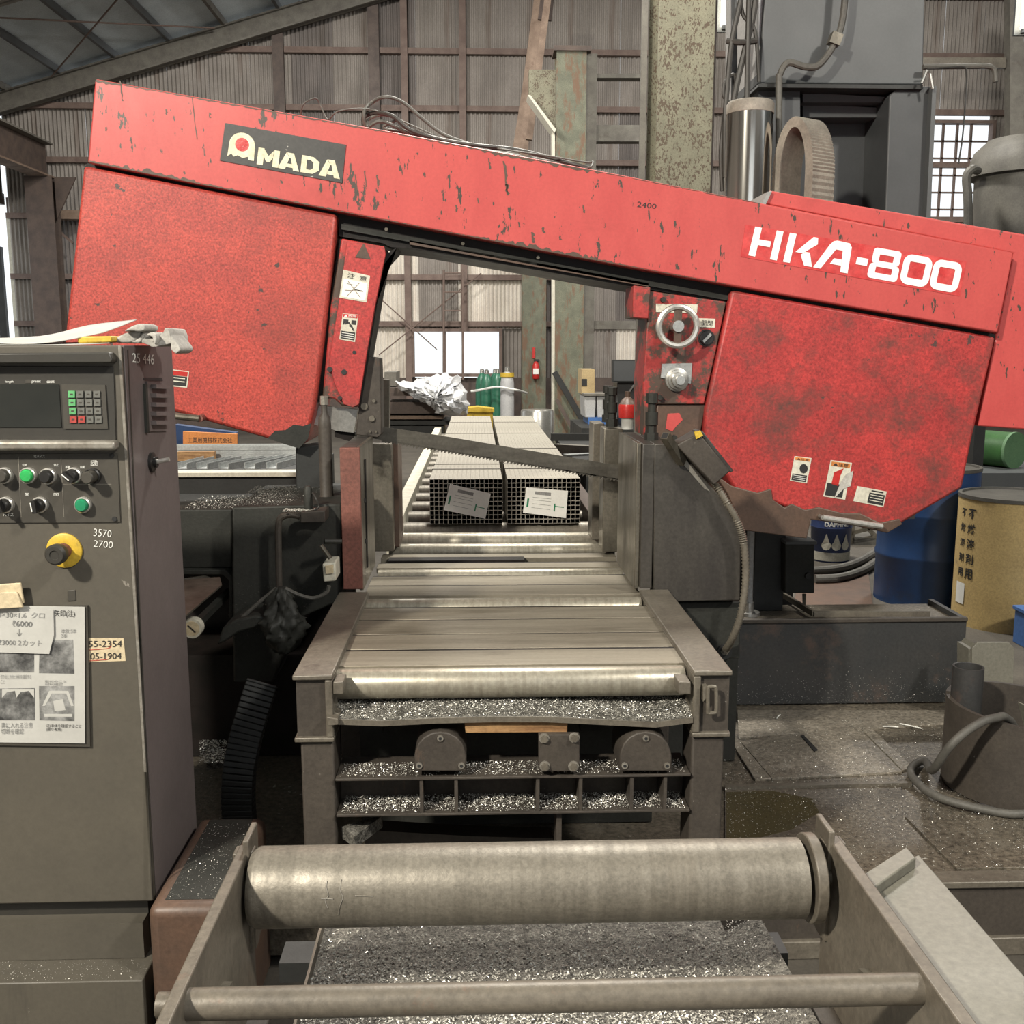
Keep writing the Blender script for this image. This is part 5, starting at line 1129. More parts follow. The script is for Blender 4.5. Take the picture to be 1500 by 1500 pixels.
# dark grey housing at the upper right (lift column of the saw)
hg = thing('lift_housing', PY(1240, 780, 4.6), 'tall dark grey machine housing rising behind the red saw', 'machine housing')
MB().ppx([(1124, -80), (1357, -80), (1352, 124), (1112, 122)], 4.5, 5.1).build('upper_box', 'housing_grey', hg, bevel=.006)
MB().ppx([(1112, -80), (1125, -80), (1124, 120), (1111, 122)], 4.52, 5.1).build('upper_side', 'gas_grey', hg)
MB().ppx([(1112, 122), (1352, 124), (1352, 131), (1110, 128)], 4.46, 5.1).build('ledge', 'rack', hg, bevel=.002)
MB().ppx([(1130, 128), (1370, 130), (1360, 420), (1340, 760), (1120, 760)], 4.75, 5.1).build('back_panel', 'housing_dark', hg)
MB().ppx([(1110, 128), (1172, 128), (1172, 760), (1110, 760)], 4.52, 4.76).build('left_cheek', 'housing_dark', hg)
MB().ppx([(1303, 140), (1318, 124), (1366, 127), (1356, 400), (1330, 760), (1296, 760), (1296, 330)], 4.48, 4.76).build('right_cheek', 'housing_dark', hg, bevel=.006)
MB().ppx([(1366, 126), (1372, 126), (1358, 420), (1352, 420)], 4.44, 4.76).build('cheek_edge', 'housing_grey', hg)
MB().ppx([(1176, 136), (1300, 142), (1300, 150), (1176, 150)], 4.56, 4.75).build('slide_rail', 'housing_grey', hg)
MB().ppx([(1176, 152), (1285, 158), (1285, 172), (1176, 172)], 4.62, 4.75).build('slide_block', 'housing_grey', hg)
MB().ppx([(1110, 760), (1160, 760), (1160, 790), (1110, 790)], 4.52, 4.8).build('foot', 'rack', hg)
a = PY(1135, 790, 4.6); MB().box(a.x-.07, a.x+.07, 4.52, 4.8, 0, a.z).build('leg', 'rack', hg)
MB().tube([PY(*p, 4.42) for p in ((1141, 290), (1141, 130), (1143, 108), (1155, 92), (1180, 98), (1200, 95), (1222, 65), (1234, 30), (1240, -30))], .014, 10).build('hose', 'hose_dark', hg)
MB().beam(PY(1226, 50, 4.42), PY(1220, 66, 4.42), .045, .045).build('hose_fitting', 'jaw_steel', hg)
MB().tube([PY(*p, 4.42) for p in ((1350, 122), (1358, 103), (1362, 108), (1366, 130))], .006, 6, 1).build('lift_eye', 'alu', hg)
MB().tube([PY(*p, 4.46) for p in ((1352, 98), (1420, 97), (1446, 97), (1456, 102), (1458, 120))], .011, 8).build('bent_pipe', 'hose_dark', hg)
MB().tube([PY(*p, 4.44) for p in ((1358, 101), (1390, 99), (1412, 98), (1416, 110), (1414, 150), (1410, 200), (1404, 240))], .0035, 6).build('thin_wire', 'wire', hg)
# chrome column
cy = thing('chrome_column', PY(1095, 300, 4.3), 'polished chrome guide column with a dull collar behind the beam', 'column')
a = PY(1094, 300, 4.3); a.z = .85; zt2 = PY(1094, 150, 4.3).z; zc2 = PY(1094, 168, 4.3).z; r = .093
MB().lathe([(0, r), (zc2-a.z, r)], a, (0, 0, 1), 40).build('rod', 'chrome', cy)
MB().lathe([(zc2-a.z, r*1.02), (zt2-a.z-.01, r*1.02), (zt2-a.z, r*.95)], a, (0, 0, 1), 40).build('collar', 'hose_grey', cy)
MB().cyl((a.x, a.y, 0), (a.x, a.y, a.z), r*.6, n=20).build('pedestal', 'rack', cy)
# big ribbed hose arch
ho = thing('ribbed_hose', PY(1175, 300, 4.05), 'wide ribbed grey hose arching up behind the red beam', 'hose')
P_ = []
for i in range(13):
    t_ = math.pi*i/12; P_.append(Vector((0, 0, 0)))
zc = PY(1175, 240, 4.1).z; xc0 = PY(1160, 240, 4.1).x; xc1 = PY(1192, 240, 4.1).x
mb = MB(); ctr = []; n_ = 60; wv = []
Ro, Ri = PY(1175, 174, 4.0).z-zc, PY(1175, 200, 4.0).z-zc
xw0, xw1 = PY(1142, 240, 4.0).x, PY(1212, 240, 4.0).x
# hose seen as an arch whose plane recedes from the camera
dirv = Vector((.85, .53, 0)).normalized(); side = Vector((.53, -.85, 0)).normalized()
cen = Vector((PY(1177, 240, 4.25).x, 4.25, zc-.02))
Rm = .20; wd = .065; th = .018; cen.z = PY(1180, 175, 4.25).z-Rm-.018; kx = .42
ring = []
v = []; f = []
seg = [(-wd, -th), (wd, -th), (wd, th), (-wd, th)]
K = 144
for k in range(K+1):
    if k <= 24: base = cen-side*(Rm*kx)+Vector((0, 0, -.30+.30*k/24)); nr = -side; 
    elif k >= 120: base = cen+side*(Rm*kx)+Vector((0, 0, -.30*(k-120)/24)); nr = side
    else:
        a_ = math.pi-math.pi*(k-24)/96; nr = side*math.cos(a_)+Vector((0, 0, math.sin(a_)))
        base = cen+side*(Rm*kx*math.cos(a_))+Vector((0, 0, Rm*math.sin(a_)))
    bul = .004 if k % 2 else 0
    for (x, y) in seg: v.append(base+dirv*x+nr*(y+(bul if y > 0 else 0)))
for k in range(K):
    for i in range(4): f.append((4*k+i, 4*k+(i+1) % 4, 4*k+4+(i+1) % 4, 4*k+4+i))
MB().add(v, f).build('hose_arch', 'hose_grey', ho, smooth=False)
MB().box(cen.x-.10, cen.x+.11, cen.y-.14, 4.525, cen.z-.36, cen.z-.30).build('hose_mount', 'rack', ho)
# cable bundle + lamp left of the housing
cw = thing('cable_bundle', PY(1080, 250, 4.9), 'hanging bundle of black cables beside the chrome column', 'cables')
for pts, r in (([(1062, 260), (1062, 180), (1066, 120), (1072, 60), (1085, 0), (1090, -40)], .012), ([(1068, 190), (1078, 130), (1092, 70), (1104, 20), (1110, -40)], .014), ([(1098, -40), (1096, 40), (1094, 150)], .012), ([(1082, -40), (1088, 20), (1106, 45), (1112, 120)], .009), ([(1065, 60), (1085, 62), (1108, 60)], .014), ([(1068, 150), (1060, 140), (1062, 120), (1076, 110), (1078, 140), (1068, 152)], .008), ([(1058, 280), (1056, 220), (1064, 150)], .010)):
    MB().tube([PY(*p, 4.455+random.uniform(-.015, .015)) for p in pts], r*.92, 8).build('cable', 'rubber', cw)
MB().ppx([(1072, -40), (1080, -40), (1080, 150), (1072, 150)], 4.50, 4.515).build('hanger_bar', 'housing_grey', cw)
for (x0, x1, y1, Y, lab) in ((1056, 1070, 37, 13, 'bright tube lamp glowing beside the green column'), (1495, 1508, 42, 13, 'bright tube lamp glowing at the far right wall')):
    t = thing('tube_lamp', PY((x0+x1)/2, y1, Y), lab, 'lamp')
    a = PY((x0+x1)/2, y1, Y); MB().cyl(a, a+Vector((0, 0, 1.2)), PY(x1, y1, Y).x-a.x, n=16).build('glass_tube', 'lamp_glow', t)
    MB().cyl(a+Vector((0, 0, -.05)), a, .05, n=12).build('socket', 'housing_grey', t)
    MB().box(a.x-.08, a.x+.08, Y+.1, Y+.14, a.z-.05, a.z+1.3).build('fitting', 'housing_grey', t)
# right part of back wall: post, pale beam
MB().ppx(rect(1480, -40, 1500, 330), 17.5, 17.7).build('wall_post', 'beam_dull', None, 'dull wall post right of the slatted window', 'post')
MB().ppx(rect(1350, 84, 1474, 99), 17.6, 17.7).build('pale_beam', 'rail_paint', None, 'pale horizontal beam above the slatted window', 'beam')
# ---- pipe pieces on the deck
def shell(name, cx, cy, R, th, z0, ztop, mat, label, a0=0, a1=360, n=40):
    v = []; f = []; k = n+1 if a1-a0 < 360 else n
    for i in range(k):
        a = math.radians(a0+(a1-a0)*i/n); z1 = ztop(a)
        for rr, z in ((R, z0), (R, z1), (R-th, z1), (R-th, z0)): v.append((cx+rr*math.cos(a), cy+rr*math.sin(a), z))
    for i in range(n if a1-a0 < 360 else n):
        j = (i+1) % k
        for q in range(4): f.append((4*i+q, 4*i+(q+1) % 4, 4*j+(q+1) % 4, 4*j+q))
    if a1-a0 < 360: f += [(0, 1, 2, 3), tuple(4*n+q for q in (3, 2, 1, 0))]
    return MB().add(v, f).build(name, mat, None, label, 'pipe')
qb = PZ(1470, 1192, ZD); Rb = .215; cxp, cyp = PZ(1374, 1135, ZD+.01).x+Rb, qb.y+Rb-.02
zhi, zlo = PY(1385, 1028, cyp).z, PY(1450, 1072, cyp-Rb).z
shell('large_pipe_offcut', cxp, cyp, Rb, .014, ZD+.004, lambda a: zlo+(zhi-zlo)*max(0, math.cos(a-math.radians(155)))**.8, 'leg_paint', 'big short dark pipe offcut with an uneven top rim', -200, 152)
ytp = cyp+.05; qa = PY(1417, 1000, ytp); Rs = .046
shell('tall_pipe_offcut', qa.x, ytp, Rs, .006, ZD+.004, lambda a: PY(1417, 976, ytp).z, 'tank', 'slim dark pipe standing upright inside the big offcut')
MB().beam(Vector((cxp+.1, cyp+.02, ZD+.02)), PY(1500, 1032, cyp), .05, .004).build('pale_strip', 'grey_paint', None, 'pale steel strip leaning inside the big pipe offcut', 'strip')
pts = [PZ(1600, 1175, ZD+.015), PZ(1500, 1193, ZD+.015), PZ(1430, 1184, ZD+.015), PZ(1370, 1166, ZD+.015), PZ(1336, 1140, ZD+.015), PZ(1338, 1124, ZD+.015), PZ(1356, 1116, ZD+.018), PY(1366, 1128, cyp-.12), PY(1390, 1095, cyp-.20), PY(1420, 1068, cyp-.20), PY(1455, 1052, cyp-.18), PY(1480, 1056, cyp-.12), PY(1492, 1085, cyp-.05)]
def rim_z(a): return zlo+(zhi-zlo)*max(0, math.cos(a-math.radians(155)))**.8
pts[4].z = pts[5].z = ZD+.0215
dense = catmull(pts, 10); path2 = []; over = False
for k_, p_ in enumerate(dense):
    dx_, dy_ = p_.x-cxp, p_.y-cyp; d_ = math.hypot(dx_, dy_); a_ = math.atan2(dy_, dx_); q_ = p_.copy()
    if k_ > 95 and p_.z > rim_z(a_)+.016: over = True
    if not over:
        k2 = max(d_, Rb+.016)/d_; q_.x, q_.y = cxp+dx_*k2, cyp+dy_*k2; q_.z = max(q_.z, ZD+.0165)
    elif p_.z < rim_z(a_)+.018:
        if d_ > Rb-.031 and k_ < len(dense)-12: q_.z = rim_z(a_)+.018
        else: k2 = min(d_, Rb-.032)/d_; q_.x, q_.y = cxp+dx_*k2, cyp+dy_*k2
    path2.append(q_)
pts = path2[::3]+[path2[-1]]
MB().tube(pts, .0125, 12, 4).build('rubber_hose', 'hose_dark', None, 'dark rubber hose looped round the big pipe offcut', 'hose')
# ================================================================== CONTROL CABINET
YC = 2.10
XC = PY(176, 505, YC).x; XCl = -1.35; zb = PY(217, 1321, YC).z; ztp = PY(176, 506, YC).z; YCB = 2.44
cab = thing('control_cabinet', (-.9, 2.25, ZD), 'brown-grey control cabinet with keypad, switches and taped notes', 'control cabinet')
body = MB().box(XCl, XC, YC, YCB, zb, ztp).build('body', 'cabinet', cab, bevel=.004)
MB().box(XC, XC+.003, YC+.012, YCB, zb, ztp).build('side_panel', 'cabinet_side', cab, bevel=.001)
MB().box(XC-.004, XC+.0012, YC-.0012, YC+.004, zb+.3, ztp).build('worn_edge', 'edge_wear', cab)
def cq(pts, d0, d1, name, m, par=cab, bev=0): return MB().ppx(pts, YC-d1, YC-d0).build(name, m, par, bevel=bev)
cq([(-300, 535), (166, 537), (170, 648), (-300, 646)], 0, .004, 'display_bezel', 'cabinet_dark', bev=.001)
cq([(-300, 519), (160, 516), (165, 528), (163, 532), (-300, 534)], 0, .03, 'bezel_lip', 'cabinet_dark', bev=.004)
cq([(-300, 645), (168, 646), (169, 660), (-300, 661)], 0, .03, 'bezel_lip', 'edge_wear', bev=.006)
scr = cq([(-300, 562), (86, 563), (90, 626), (-300, 625)], .004, .006, 'display_screen', 'screen')
kp = cq([(90, 563), (154, 564), (158, 628), (94, 628)], .004, .007, 'keypad', 'plate_dark')
for r_ in range(4):
    for k in range(4):
        m = 'key_green' if k == 0 and r_ < 3 else ('key_red' if r_ == 3 and k < 2 else 'key_grey')
        x = 104.5+12.3*k+r_*.8; y = 577.5+12.3*r_
        kk = cq(rect(x-4.9, y-4.9, x+4.9, y+4.9), .007, .010, 'key', m, kp)
        cq(rect(x-2, y-1, x+2, y+1), .010, .0104, 'key_mark', 'plate_dark', kk)
text_y('length', [(8, 557), (20, 557), (20, 561.5), (8, 561.5)], YC-.004, 'white', cab); text_y('preset', [(47, 557), (60, 557), (60, 561.5), (47, 561.5)], YC-.004, 'white', cab); text_y('count', [(69, 557), (80, 557), (80, 561), (69, 561)], YC-.004, 'white', cab)
cq(rect(37, 556, 46, 561), .004, .005, 'key_mark', 'plate_dark', cab)
cpn = cq([(-300, 667), (172, 664), (176, 765), (-300, 767)], 0, .003, 'switch_plate', 'plate_dark')
for q in ([(26.5, 669), (27.2, 669), (31.5, 758), (30.8, 758)], [(89, 669), (89.7, 669), (94, 757), (93.3, 757)], [(93, 709), (163, 709), (163, 709.6), (93, 709.6)]): cq(q, .003, .0036, 'divider_line', 'edge_wear', cpn)
def button(cx, cy, m, ring=True, knob=None, dep=.022):
    c_ = PY(cx, cy, YC-.003); rr = .0165
    b = MB().lathe([(0, rr), (.010, rr), (.012, rr*.86), (.010, rr*.74)], c_, (0, -1, 0), 28).build('button', 'alu_bright' if ring else 'black_plastic', cpn)
    MB().lathe([(.002, rr*.78), (dep, rr*.76), (dep+.003, rr*.62)], c_, (0, -1, 0), 24).build('button_cap', m, b)
    if knob is not None: MB().obox(c_+Vector((0, -dep-.006, 0)), (.026, .018, .008), (0, knob, 0)).build('selector_bar', 'black_plastic', b); MB().obox(c_+Vector((-.004, -dep-.0155, 0)), (.018, .001, .002), (0, knob, 0)).build('selector_mark', 'white', b)
button(8, 696, 'plate_dark'); button(43, 696, 'green_button', dep=.016); button(72, 697, 'black_plastic'); button(109, 696, 'black_plastic', knob=.75); button(137, 697, 'plate_dark', False, dep=.035)
button(10, 739, 'black_plastic', knob=1.3); button(60, 739, 'black_plastic', knob=1.45); button(123, 739, 'green_dark', dep=.016)
for body_, q in (('切断', [(33, 679), (40, 679), (40, 683), (33, 683)]), ('停止', [(79, 679), (86, 679), (86, 683), (79, 683)]), ('電バイス', [(50, 666.5), (66, 666.5), (66, 670.5), (50, 670.5)]), ('手動', [(96, 682), (103, 682), (103, 686), (96, 686)]), ('自動', [(118, 682), (125, 682), (125, 686), (118, 686)]), ('起動', [(133, 674), (143, 674), (143, 682), (133, 682)]), ('開', [(37, 722), (43, 722), (43, 726), (37, 726)]), ('閉', [(79, 722), (86, 722), (86, 726), (79, 726)]), ('バイス', [(5, 751), (20, 751), (20, 756), (5, 756)])):
    text_y(body_, q, YC-.003, 'white', cpn)
for x, y in ((164, 667), (168, 760)):
    c_ = PY(x, y, YC-.003); MB().cyl(c_+Vector((0, -.003, 0)), c_, .005, n=8).build('screw', 'ink', cpn)
# emergency stop
c_ = PY(95, 806, YC)
es = MB().lathe([(0, .036), (.004, .036), (.006, .033), (.006, .018)], c_, (0, -1, 0), 36).build('emergency_stop', 'yellow', cab)
MB().lathe([(.006, .016), (.03, .016)], c_, (0, -1, 0), 24).build('stem', 'rust_red', es)
MB().lathe([(.03, .017), (.034, .021), (.048, .0215), (.054, .017), (.054, .010), (.052, .009)], c_, (0, -1, 0), 32).build('mushroom_head', 'cabinet_dark', es)
text_y('3570', [(138, 774), (164, 777), (163, 787), (137, 785)], YC, 'white', cab, name='chalk_writing', bold=-.01); text_y('2700', [(138, 791), (166, 793), (165, 803), (137, 801)], YC, 'white', cab, name='chalk_writing', bold=-.01)
cq([(99, 865), (110, 864), (111, 880), (99, 881)], 0, .002, 'lock_plate', 'plate_dark', bev=.001)
# notes
cq([(-120, 892), (128, 887), (132, 1094), (-120, 1090)], 0, .006, 'clip_board', 'plate_dark')
sh = cq([(-120, 884), (124, 889), (124.5, 1089), (-120, 1086)], .008, .009, 'notice_sheet', 'paper')
for q in ([(-120, 957), (50, 955), (50, 985), (-120, 985)], [(58, 938), (107, 937), (109, 987), (57, 986)], [(-120, 1010), (51, 1008), (51, 1055), (-120, 1055)], [(57, 1005), (109, 1005), (109, 1056), (58, 1055)]): cq(q, .009, .0094, 'photo', 'photo_print', sh)
for q in ([(3, 1022), (10, 1014), (22, 1012), (24, 1022), (30, 1014), (42, 1012), (50, 1022), (50, 1010), (3, 1010)], [(62, 1034), (72, 1012), (100, 1012), (108, 1034), (104, 1034), (97, 1016), (76, 1016), (66, 1034)], [(78, 1027), (92, 1024), (96, 1040), (80, 1042)], [(65, 1046), (106, 1046), (106, 1050), (65, 1050)]): cq(q, .0094, .0098, 'photo_detail', 'paper', sh)
text_y('矢印(注)', [(80, 893), (110, 894), (110, 905), (80, 904)], YC-.009, 'ink', sh); text_y('注)本体を確認すること\n(曲り有無)', [(68, 1060), (120, 1061), (118, 1072), (68, 1071)], YC-.009, 'ink', sh)
text_y('奥に入れる注意\n切断を確認', [(2, 1058), (48, 1058), (48, 1075), (2, 1075)], YC-.009, 'ink_grey', sh); text_y('切り出し方向と材料を確認する\nこと', [(1, 988), (46, 988), (46, 1001), (1, 1001)], YC-.009, 'ink_grey', sh)
text_y('取付のこと\n材料確認', [(66, 996), (98, 996), (98, 1004), (66, 1004)], YC-.009, 'ink_grey', sh); text_y('本数 5本\n2本', [(90, 921), (112, 921), (112, 934), (90, 934)], YC-.009, 'ink_grey', sh)
nt_ = cq([(-120, 888), (78, 893), (79, 930), (72, 958), (-120, 952)], .012, .013, 'hand_note', 'paper')
text_y('□30×30×1.6  クロ', [(-18, 895), (66, 897), (65, 906), (-18, 904)], YC-.013, 'ink_grey', nt_); text_y('ℓ6000', [(18, 908), (48, 910), (47, 918), (18, 917)], YC-.013, 'ink_grey', nt_)
text_y('↓', [(25, 921), (32, 921), (32, 932), (25, 932)], YC-.013, 'ink_grey', nt_); text_y('ℓ3000 2カット', [(-2, 936), (62, 938), (61, 946), (-2, 945)], YC-.013, 'ink_grey', nt_)
ck = cq([(-60, 860), (30, 854), (35, 884), (-60, 892)], .014, .020, 'magnet_clip', 'tape', bev=.002); cq([(-60, 870), (24, 867), (34, 890), (-60, 896)], .020, .026, 'clip_flap', 'tape', ck, .002)
tpl = cq([(127, 935), (181, 935), (184, 968), (127, 970)], 0, .001, 'tape_label', 'tape')
text_y('55-2354', [(130, 938.5), (179, 938), (178.5, 947.5), (130, 947.5)], YC-.001, 'ink', tpl); text_y('105-1904', [(128, 956.5), (178, 956), (178, 965), (128, 966)], YC-.001, 'ink', tpl)
for y in (951, 967): MB().tube([PY(127, y+1, YC-.0016), PY(145, y, YC-.0016), PY(160, y-2, YC-.0016), PY(163, y-8, YC-.0016)], .0006, 4).build('red_underline', 'extinguisher_red', tpl)
# side face fittings
def sq_(pts, t, name, m, par=cab): return MB().pxx(pts, XC+.003, t).build(name, m, par)
sq_([(210, 553), (237, 553), (238, 558), (210, 557)], .001, 'vent_gap', 'ink')
vt = sq_([(213, 559), (242, 562), (243, 631), (215, 632)], .004, 'vent_frame', 'cabinet_side')
for k in range(5): sq_([(218, 563+13.3*k), (240, 565+13*k), (240.5, 570+13*k), (218.5, 569+13.3*k)], .016, 'louvre', 'cabinet_side', vt)
MB().pxx([(209, 562), (212, 562), (215, 634), (212, 634)], XC+.003, .006).build('vent_bar', 'dark_machine', vt)
c_ = PX(221, 677, XC+.003); tgl = MB().lathe([(0, .022), (.006, .022), (.008, .012), (.014, .012)], c_, (1, 0, 0), 12).build('toggle_switch', 'black_plastic', cab)
MB().tube([c_+Vector((.01, 0, 0)), c_+Vector((.04, .0, .006))], .005, 8, 1).build('toggle_lever', 'alu_bright', tgl)
sq_([(186, 512), (187.6, 512), (224.5, 1316), (223, 1316)], .0008, 'panel_fold', 'cabinet_dark')
text_x('25 446', [(193, 517), (225, 519), (225, 534), (193, 531)], XC+.003, 'white', cab)
# plinth and ledge
zl = PY(100, 1406, YC-.01).z+.001
MB().box(XCl, PY(217, 1330, YC+.03).x, YC+.03, YCB, zl, zb).build('plinth', 'cabinet_dark', cab)
MB().box(XCl, PY(214, 1400, YC).x, YC-.01, YC+.03, zl, PY(100, 1350, YC).z).build('plinth_step', 'cabinet', cab)
lg = thing('cabinet_base', (-.9, 2.1, 0), 'low brown-grey steel base with a swarf-dusted ledge under the cabinet', 'base')
zl -= .001; xr_ = PY(215, 1420, YC-.06).x
MB().box(XCl, xr_, YC-.09, YC+.3, 0, zl).build('base_block', 'cabinet', lg, bevel=.003)
flakes(lambda: (random.uniform(XCl+.2, xr_), random.uniform(YC-.085, YC-.012), zl), 500, .0006, .0015).build('ledge_swarf', 'chips', lg, kind='stuff', fixn=False, smooth=False)
bk = thing('brown_box_beam', (-.55, 2.2, 0), 'rounded red-brown steel box beam beside the cabinet foot', 'box beam')
x0 = PY(216, 1360, 2.0).x; x1 = x0+.165; z1 = PY(216, 1343, 2.0).z+.02
MB().box(x0, x1, 2.0, 2.42, .0, z1).build('beam_box', 'bare_brown', bk, bevel=.022, seg=5)
MB().box(x0+.03, x1-.03, 2.03, 2.40, z1-.001, z1+.001).build('beam_top', 'dark_machine', bk)
flakes(lambda: (random.uniform(x0+.03, x1-.02), random.uniform(2.03, 2.38), z1+.001), 500, .0006, .0016).build('beam_swarf', 'chips', bk, kind='stuff', fixn=False, smooth=False)
# papers, tape and gloves on the cabinet
def bent_sheet(grid, mat, name, label, cat, th=.0015):
    nr, nc = len(grid), len(grid[0]); P = []
    G = [catmull(r, 4) for r in grid]; cols = list(zip(*G)); G = [catmull(c, 4) for c in cols]
    nr, nc = len(G), len(G[0]); v = [p for r in G for p in r]; f = [(i*nc+j, i*nc+j+1, (i+1)*nc+j+1, (i+1)*nc+j) for i in range(nr-1) for j in range(nc-1)]
    o = MB().add(v, f).build(name, mat, None, label, cat, angle=60); s = o.modifiers.new('thickness', 'SOLIDIFY'); s.thickness = th; return o
zt3 = ztp+.004
def cp3(px, py, y): return PY(px, py, y)
bent_sheet([[cp3(-60, 498, 2.12), cp3(20, 503, 2.12), cp3(80, 500, 2.12), cp3(150, 487, 2.16)], [cp3(-60, 494, 2.25), cp3(30, 497, 2.25), cp3(100, 488, 2.25), cp3(175, 478, 2.28)], [cp3(-60, 496, 2.38), cp3(60, 492, 2.38), cp3(130, 476, 2.38), cp3(200, 468, 2.38)]], 'paper', 'curled_paper', 'curled white paper with writing lying on the control cabinet', 'paper')
bent_sheet([[cp3(-60, 504, 2.11), cp3(40, 505, 2.11), cp3(110, 504, 2.11), cp3(160, 502, 2.12)], [cp3(-60, 502, 2.3), cp3(40, 502, 2.3), cp3(110, 501, 2.3), cp3(165, 500, 2.3)]], 'paper', 'flat_paper', 'flat white sheet under the curled paper on the cabinet', 'paper')
MB().ppx([(112, 493), (163, 492), (164, 501), (114, 503)], 2.14, 2.22).build('yellow_tape', 'yellow', None, 'yellow box beside the gloves on top of the cabinet', 'box', bevel=.003)
def glove(polys, label):
    t = thing('work_glove', cp3(polys[0][0][0], 503, 2.25), label, 'glove')
    for nm, pts, y0, y1, m in polys_named(polys):
        MB().ppx([(x+random.uniform(-.6, .6), y+random.uniform(-.6, .6)) for x, y in pts], y0, y1).build(nm, m, t, bevel=.005, seg=2).modifiers.new('soft', 'SUBSURF').render_levels = 2
    return t
def polys_named(polys): return [('palm', polys[0], 2.17, 2.30, 'cloth')]+[('finger', p, 2.15+.02*k, 2.24+.03*k, 'cloth') for k, p in enumerate(polys[1:])]
glove([[(163, 502), (168, 495), (182, 487), (194, 485), (206, 484), (207, 492), (200, 500), (188, 503)], [(178, 487), (190, 478), (203, 473), (213, 475), (213, 484), (205, 487), (192, 485)], [(190, 502), (201, 497), (208, 487), (213, 484), (211, 496), (203, 503)]], 'grey work glove folded over beside the yellow box')
glove([[(206, 502), (209, 493), (214, 489), (217, 492), (213, 499), (222, 507), (229, 507), (236, 496), (241, 480), (246, 481), (250, 490), (252, 503), (240, 506), (228, 509), (216, 506)], [(214, 489), (222, 486), (229, 489), (230, 498), (226, 506), (224, 500), (222, 492), (216, 493)], [(248, 488), (254, 496), (264, 507), (265, 514), (257, 519), (250, 512), (249, 500)]], 'crumpled grey work glove draped over the cabinet corner')
# ================================================================== NEAR ROLLER BED
nb = thing('near_roller_bed', (0, 1.4, 0), 'near free-standing roller bed with side plates and one big roller', 'roller bed')
ZP = .852
yn0 = .55; yfar = PZ(362, 1237, ZP).y
xpl = PZ(362, 1240, ZP).x; xpr = PZ(1218, 1232, ZP).x
lx0, lx1 = xpl-.012, xpl+.004; rx0, rx1 = xpr-.003, xpr+.016
for x0, x1, nm in ((lx0, lx1, 'l'), (rx0, rx1, 'r')):
    MB().box(x0, x1, yn0, yfar, .62, ZP).build('side_plate', 'bed_paint', nb, bevel=.002)
    xx = (x1-.004, x1+.004) if nm == 'l' else (x0-.004, x0+.004)
    MB().box(xx[0]-.001, xx[1], yfar-.03, yfar+.03, .70, ZP+.02).build('guide_fin', 'bed_paint', nb, bevel=.002)
    MB().box(x0-.006, x1+.006, yfar-.02, yfar+.006, .70, ZP-.004).build('end_block', 'bed_paint', nb, bevel=.002)
    for y in (.75, yfar-.12): MB().box(x0-.03, x1+.03, y, y+.07, 0, .62).build('leg', 'leg_paint', nb, bevel=.003)
yr = PZ(780, 1297, .855).y
rR = .056; yr = 1.365; zr = .80
MB().lathe([(0, rR*.9), (.006, rR*.98), (.010, rR), (rx0-lx1-.05, rR), (rx0-lx1-.05, rR*.96)], (lx1+.006, yr, zr), (1, 0, 0), 48).build('roller', 'roller_steel', nb)
MB().lathe([(rx0-lx1-.042, rR*1.12), (rx0-lx1-.026, rR*1.12)], (lx1+.006, yr, zr), (1, 0, 0), 48).build('roller_flange', 'bed_paint', nb, bevel=.002)
MB().cyl((lx0-.01, yr, zr), (rx1+.01, yr, zr), .014, n=16).build('axle', 'jaw_steel', nb)
def onroll(px, py):
    d = ray(px, py); oy, oz = O.y-yr, O.z-zr; a_ = d.y**2+d.z**2; b_ = 2*(oy*d.y+oz*d.z); c0 = oy*oy+oz*oz-(rR+.0006)**2
    return O+d*((-b_-math.sqrt(max(0, b_*b_-4*a_*c0)))/(2*a_))
for pts in ([(479, 1290), (478, 1300), (481, 1312), (476, 1318), (480, 1330)], [(500, 1288), (498, 1303), (502, 1314), (498, 1326), (495, 1340)], [(470, 1316), (488, 1317)], [(520, 1312), (546, 1313)]):
    MB().tube([onroll(*p) for p in pts], .0007, 5, 3).build('scratch', 'edge_wear', nb)
ybar = 1.062; zbar = ZP-.024
MB().cyl((lx1-.002, ybar, zbar), (rx0+.002, ybar, zbar), .0175, n=24).build('cross_bar', 'bed_paint', nb)
MB().cyl((lx0-.018, ybar, zbar), (lx0, ybar, zbar), .014, n=12).build('bar_end', 'bed_paint', nb)
for x, s_ in ((lx1, 1), (rx0, -1)):
    c_ = Vector((x+s_*.012, 1.20, .745)); MB().lathe([(0, .016), (.012, .016), (.012, .010), (.03, .010)], c_-Vector((s_*.012, 0, 0)), (s_, 0, 0), 6).build('bolt', 'jaw_steel', nb)
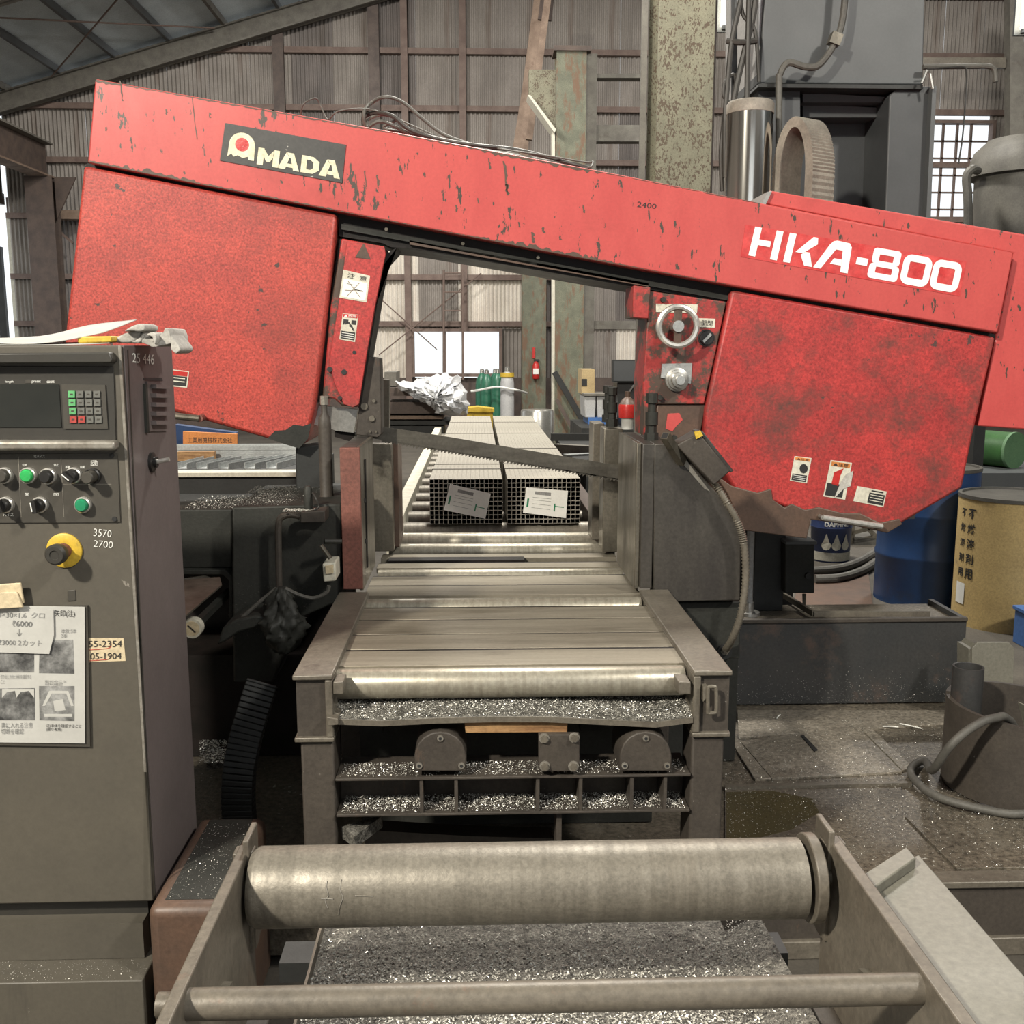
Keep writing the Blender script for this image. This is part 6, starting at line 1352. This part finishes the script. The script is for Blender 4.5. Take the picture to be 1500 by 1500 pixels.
# swarf trays under the roller
tz = .60
tray = MB().box(lx1+.07, rx0-.10, .5, 1.62, tz-.006, tz).build('swarf_tray', 'chip_bed', nb)
MB().box(lx1+.066, lx1+.07, .5, 1.62, tz-.006, tz+.02).build('tray_lip', 'jaw_steel', nb)
MB().hull2([Vector((rx0-.10, .8, tz)), Vector((rx0-.02, .8, tz+.03)), Vector((rx0-.045, 1.55, tz+.03)), Vector((rx0-.11, 1.55, tz))], [Vector((rx0-.10, .8, tz-.004)), Vector((rx0-.02, .8, tz+.026)), Vector((rx0-.045, 1.55, tz+.026)), Vector((rx0-.11, 1.55, tz-.004))]).build('tray_wing', 'chip_bed', nb)
def ntr():
    return (random.uniform(lx1+.07, rx0-.10), random.triangular(.75, 1.6, 1.2), tz+abs(random.gauss(0, .003)))
flakes(ntr, 24000, .0016, .0042).build('tray_swarf', 'chips', nb, kind='stuff', fixn=False, smooth=False)
flakes(lambda: (random.uniform(rx0-.10, rx0-.04), random.uniform(.9, 1.7), tz+.03*random.random()), 2500, .0012, .003).build('tray_swarf', 'chips', nb, kind='stuff', fixn=False, smooth=False)
for _y in (.6, 1.5): MB().box(lx1+.01, rx0-.01, _y, _y+.06, .56, tz-.006).build('tray_bearer', 'rack', nb)
# pale flat bar outside the right plate
ob = thing('outer_guide', (rx1+.06, 1.2, .6), 'pale grey flat guide channel along the near bed outer side', 'guide')
q = [(1268, 1278), (1302, 1250), (1318, 1256), (1640, 1580), (1560, 1640), (1440, 1500)]
zz = ZP-.03; P4 = [PZ(1262, 1292, zz), PZ(1316, 1252, zz), PZ(1600, 1560, zz), PZ(1500, 1600, zz)]
xo0 = rx1+.004; xo1 = PZ(1318, 1254, zz).x+.03; yo1 = PZ(1310, 1252, zz).y
ya = PZ(1268, 1292, zz).y
def lvl(pts, z): return [Vector((x, y, z)) for x, y in pts]
GF = [(xo0, .5), (xo1, .5), (xo1, yo1), (xo0, ya)]
MB().hull2(lvl(GF, zz), lvl(GF, zz-.012)).build('guide_face', 'grey_paint', ob, bevel=.002)
MB().box(xo1-.01, xo1, .5, yo1, zz-.10, zz-.012).build('guide_web', 'grey_paint', ob, bevel=.002)
ES = [(xo0, ya-.045), (xo1-.022, yo1-.040), (xo1-.022, yo1-.006), (xo0, ya-.008)]
MB().hull2(lvl(ES, zz+.016), lvl(ES, zz)).build('end_stop', 'grey_paint', ob, bevel=.002)
for y in (.7, 1.1): MB().box(xo0+.034, xo1-.02, y, y+.06, 0, zz-.011).build('support', 'leg_paint', ob)
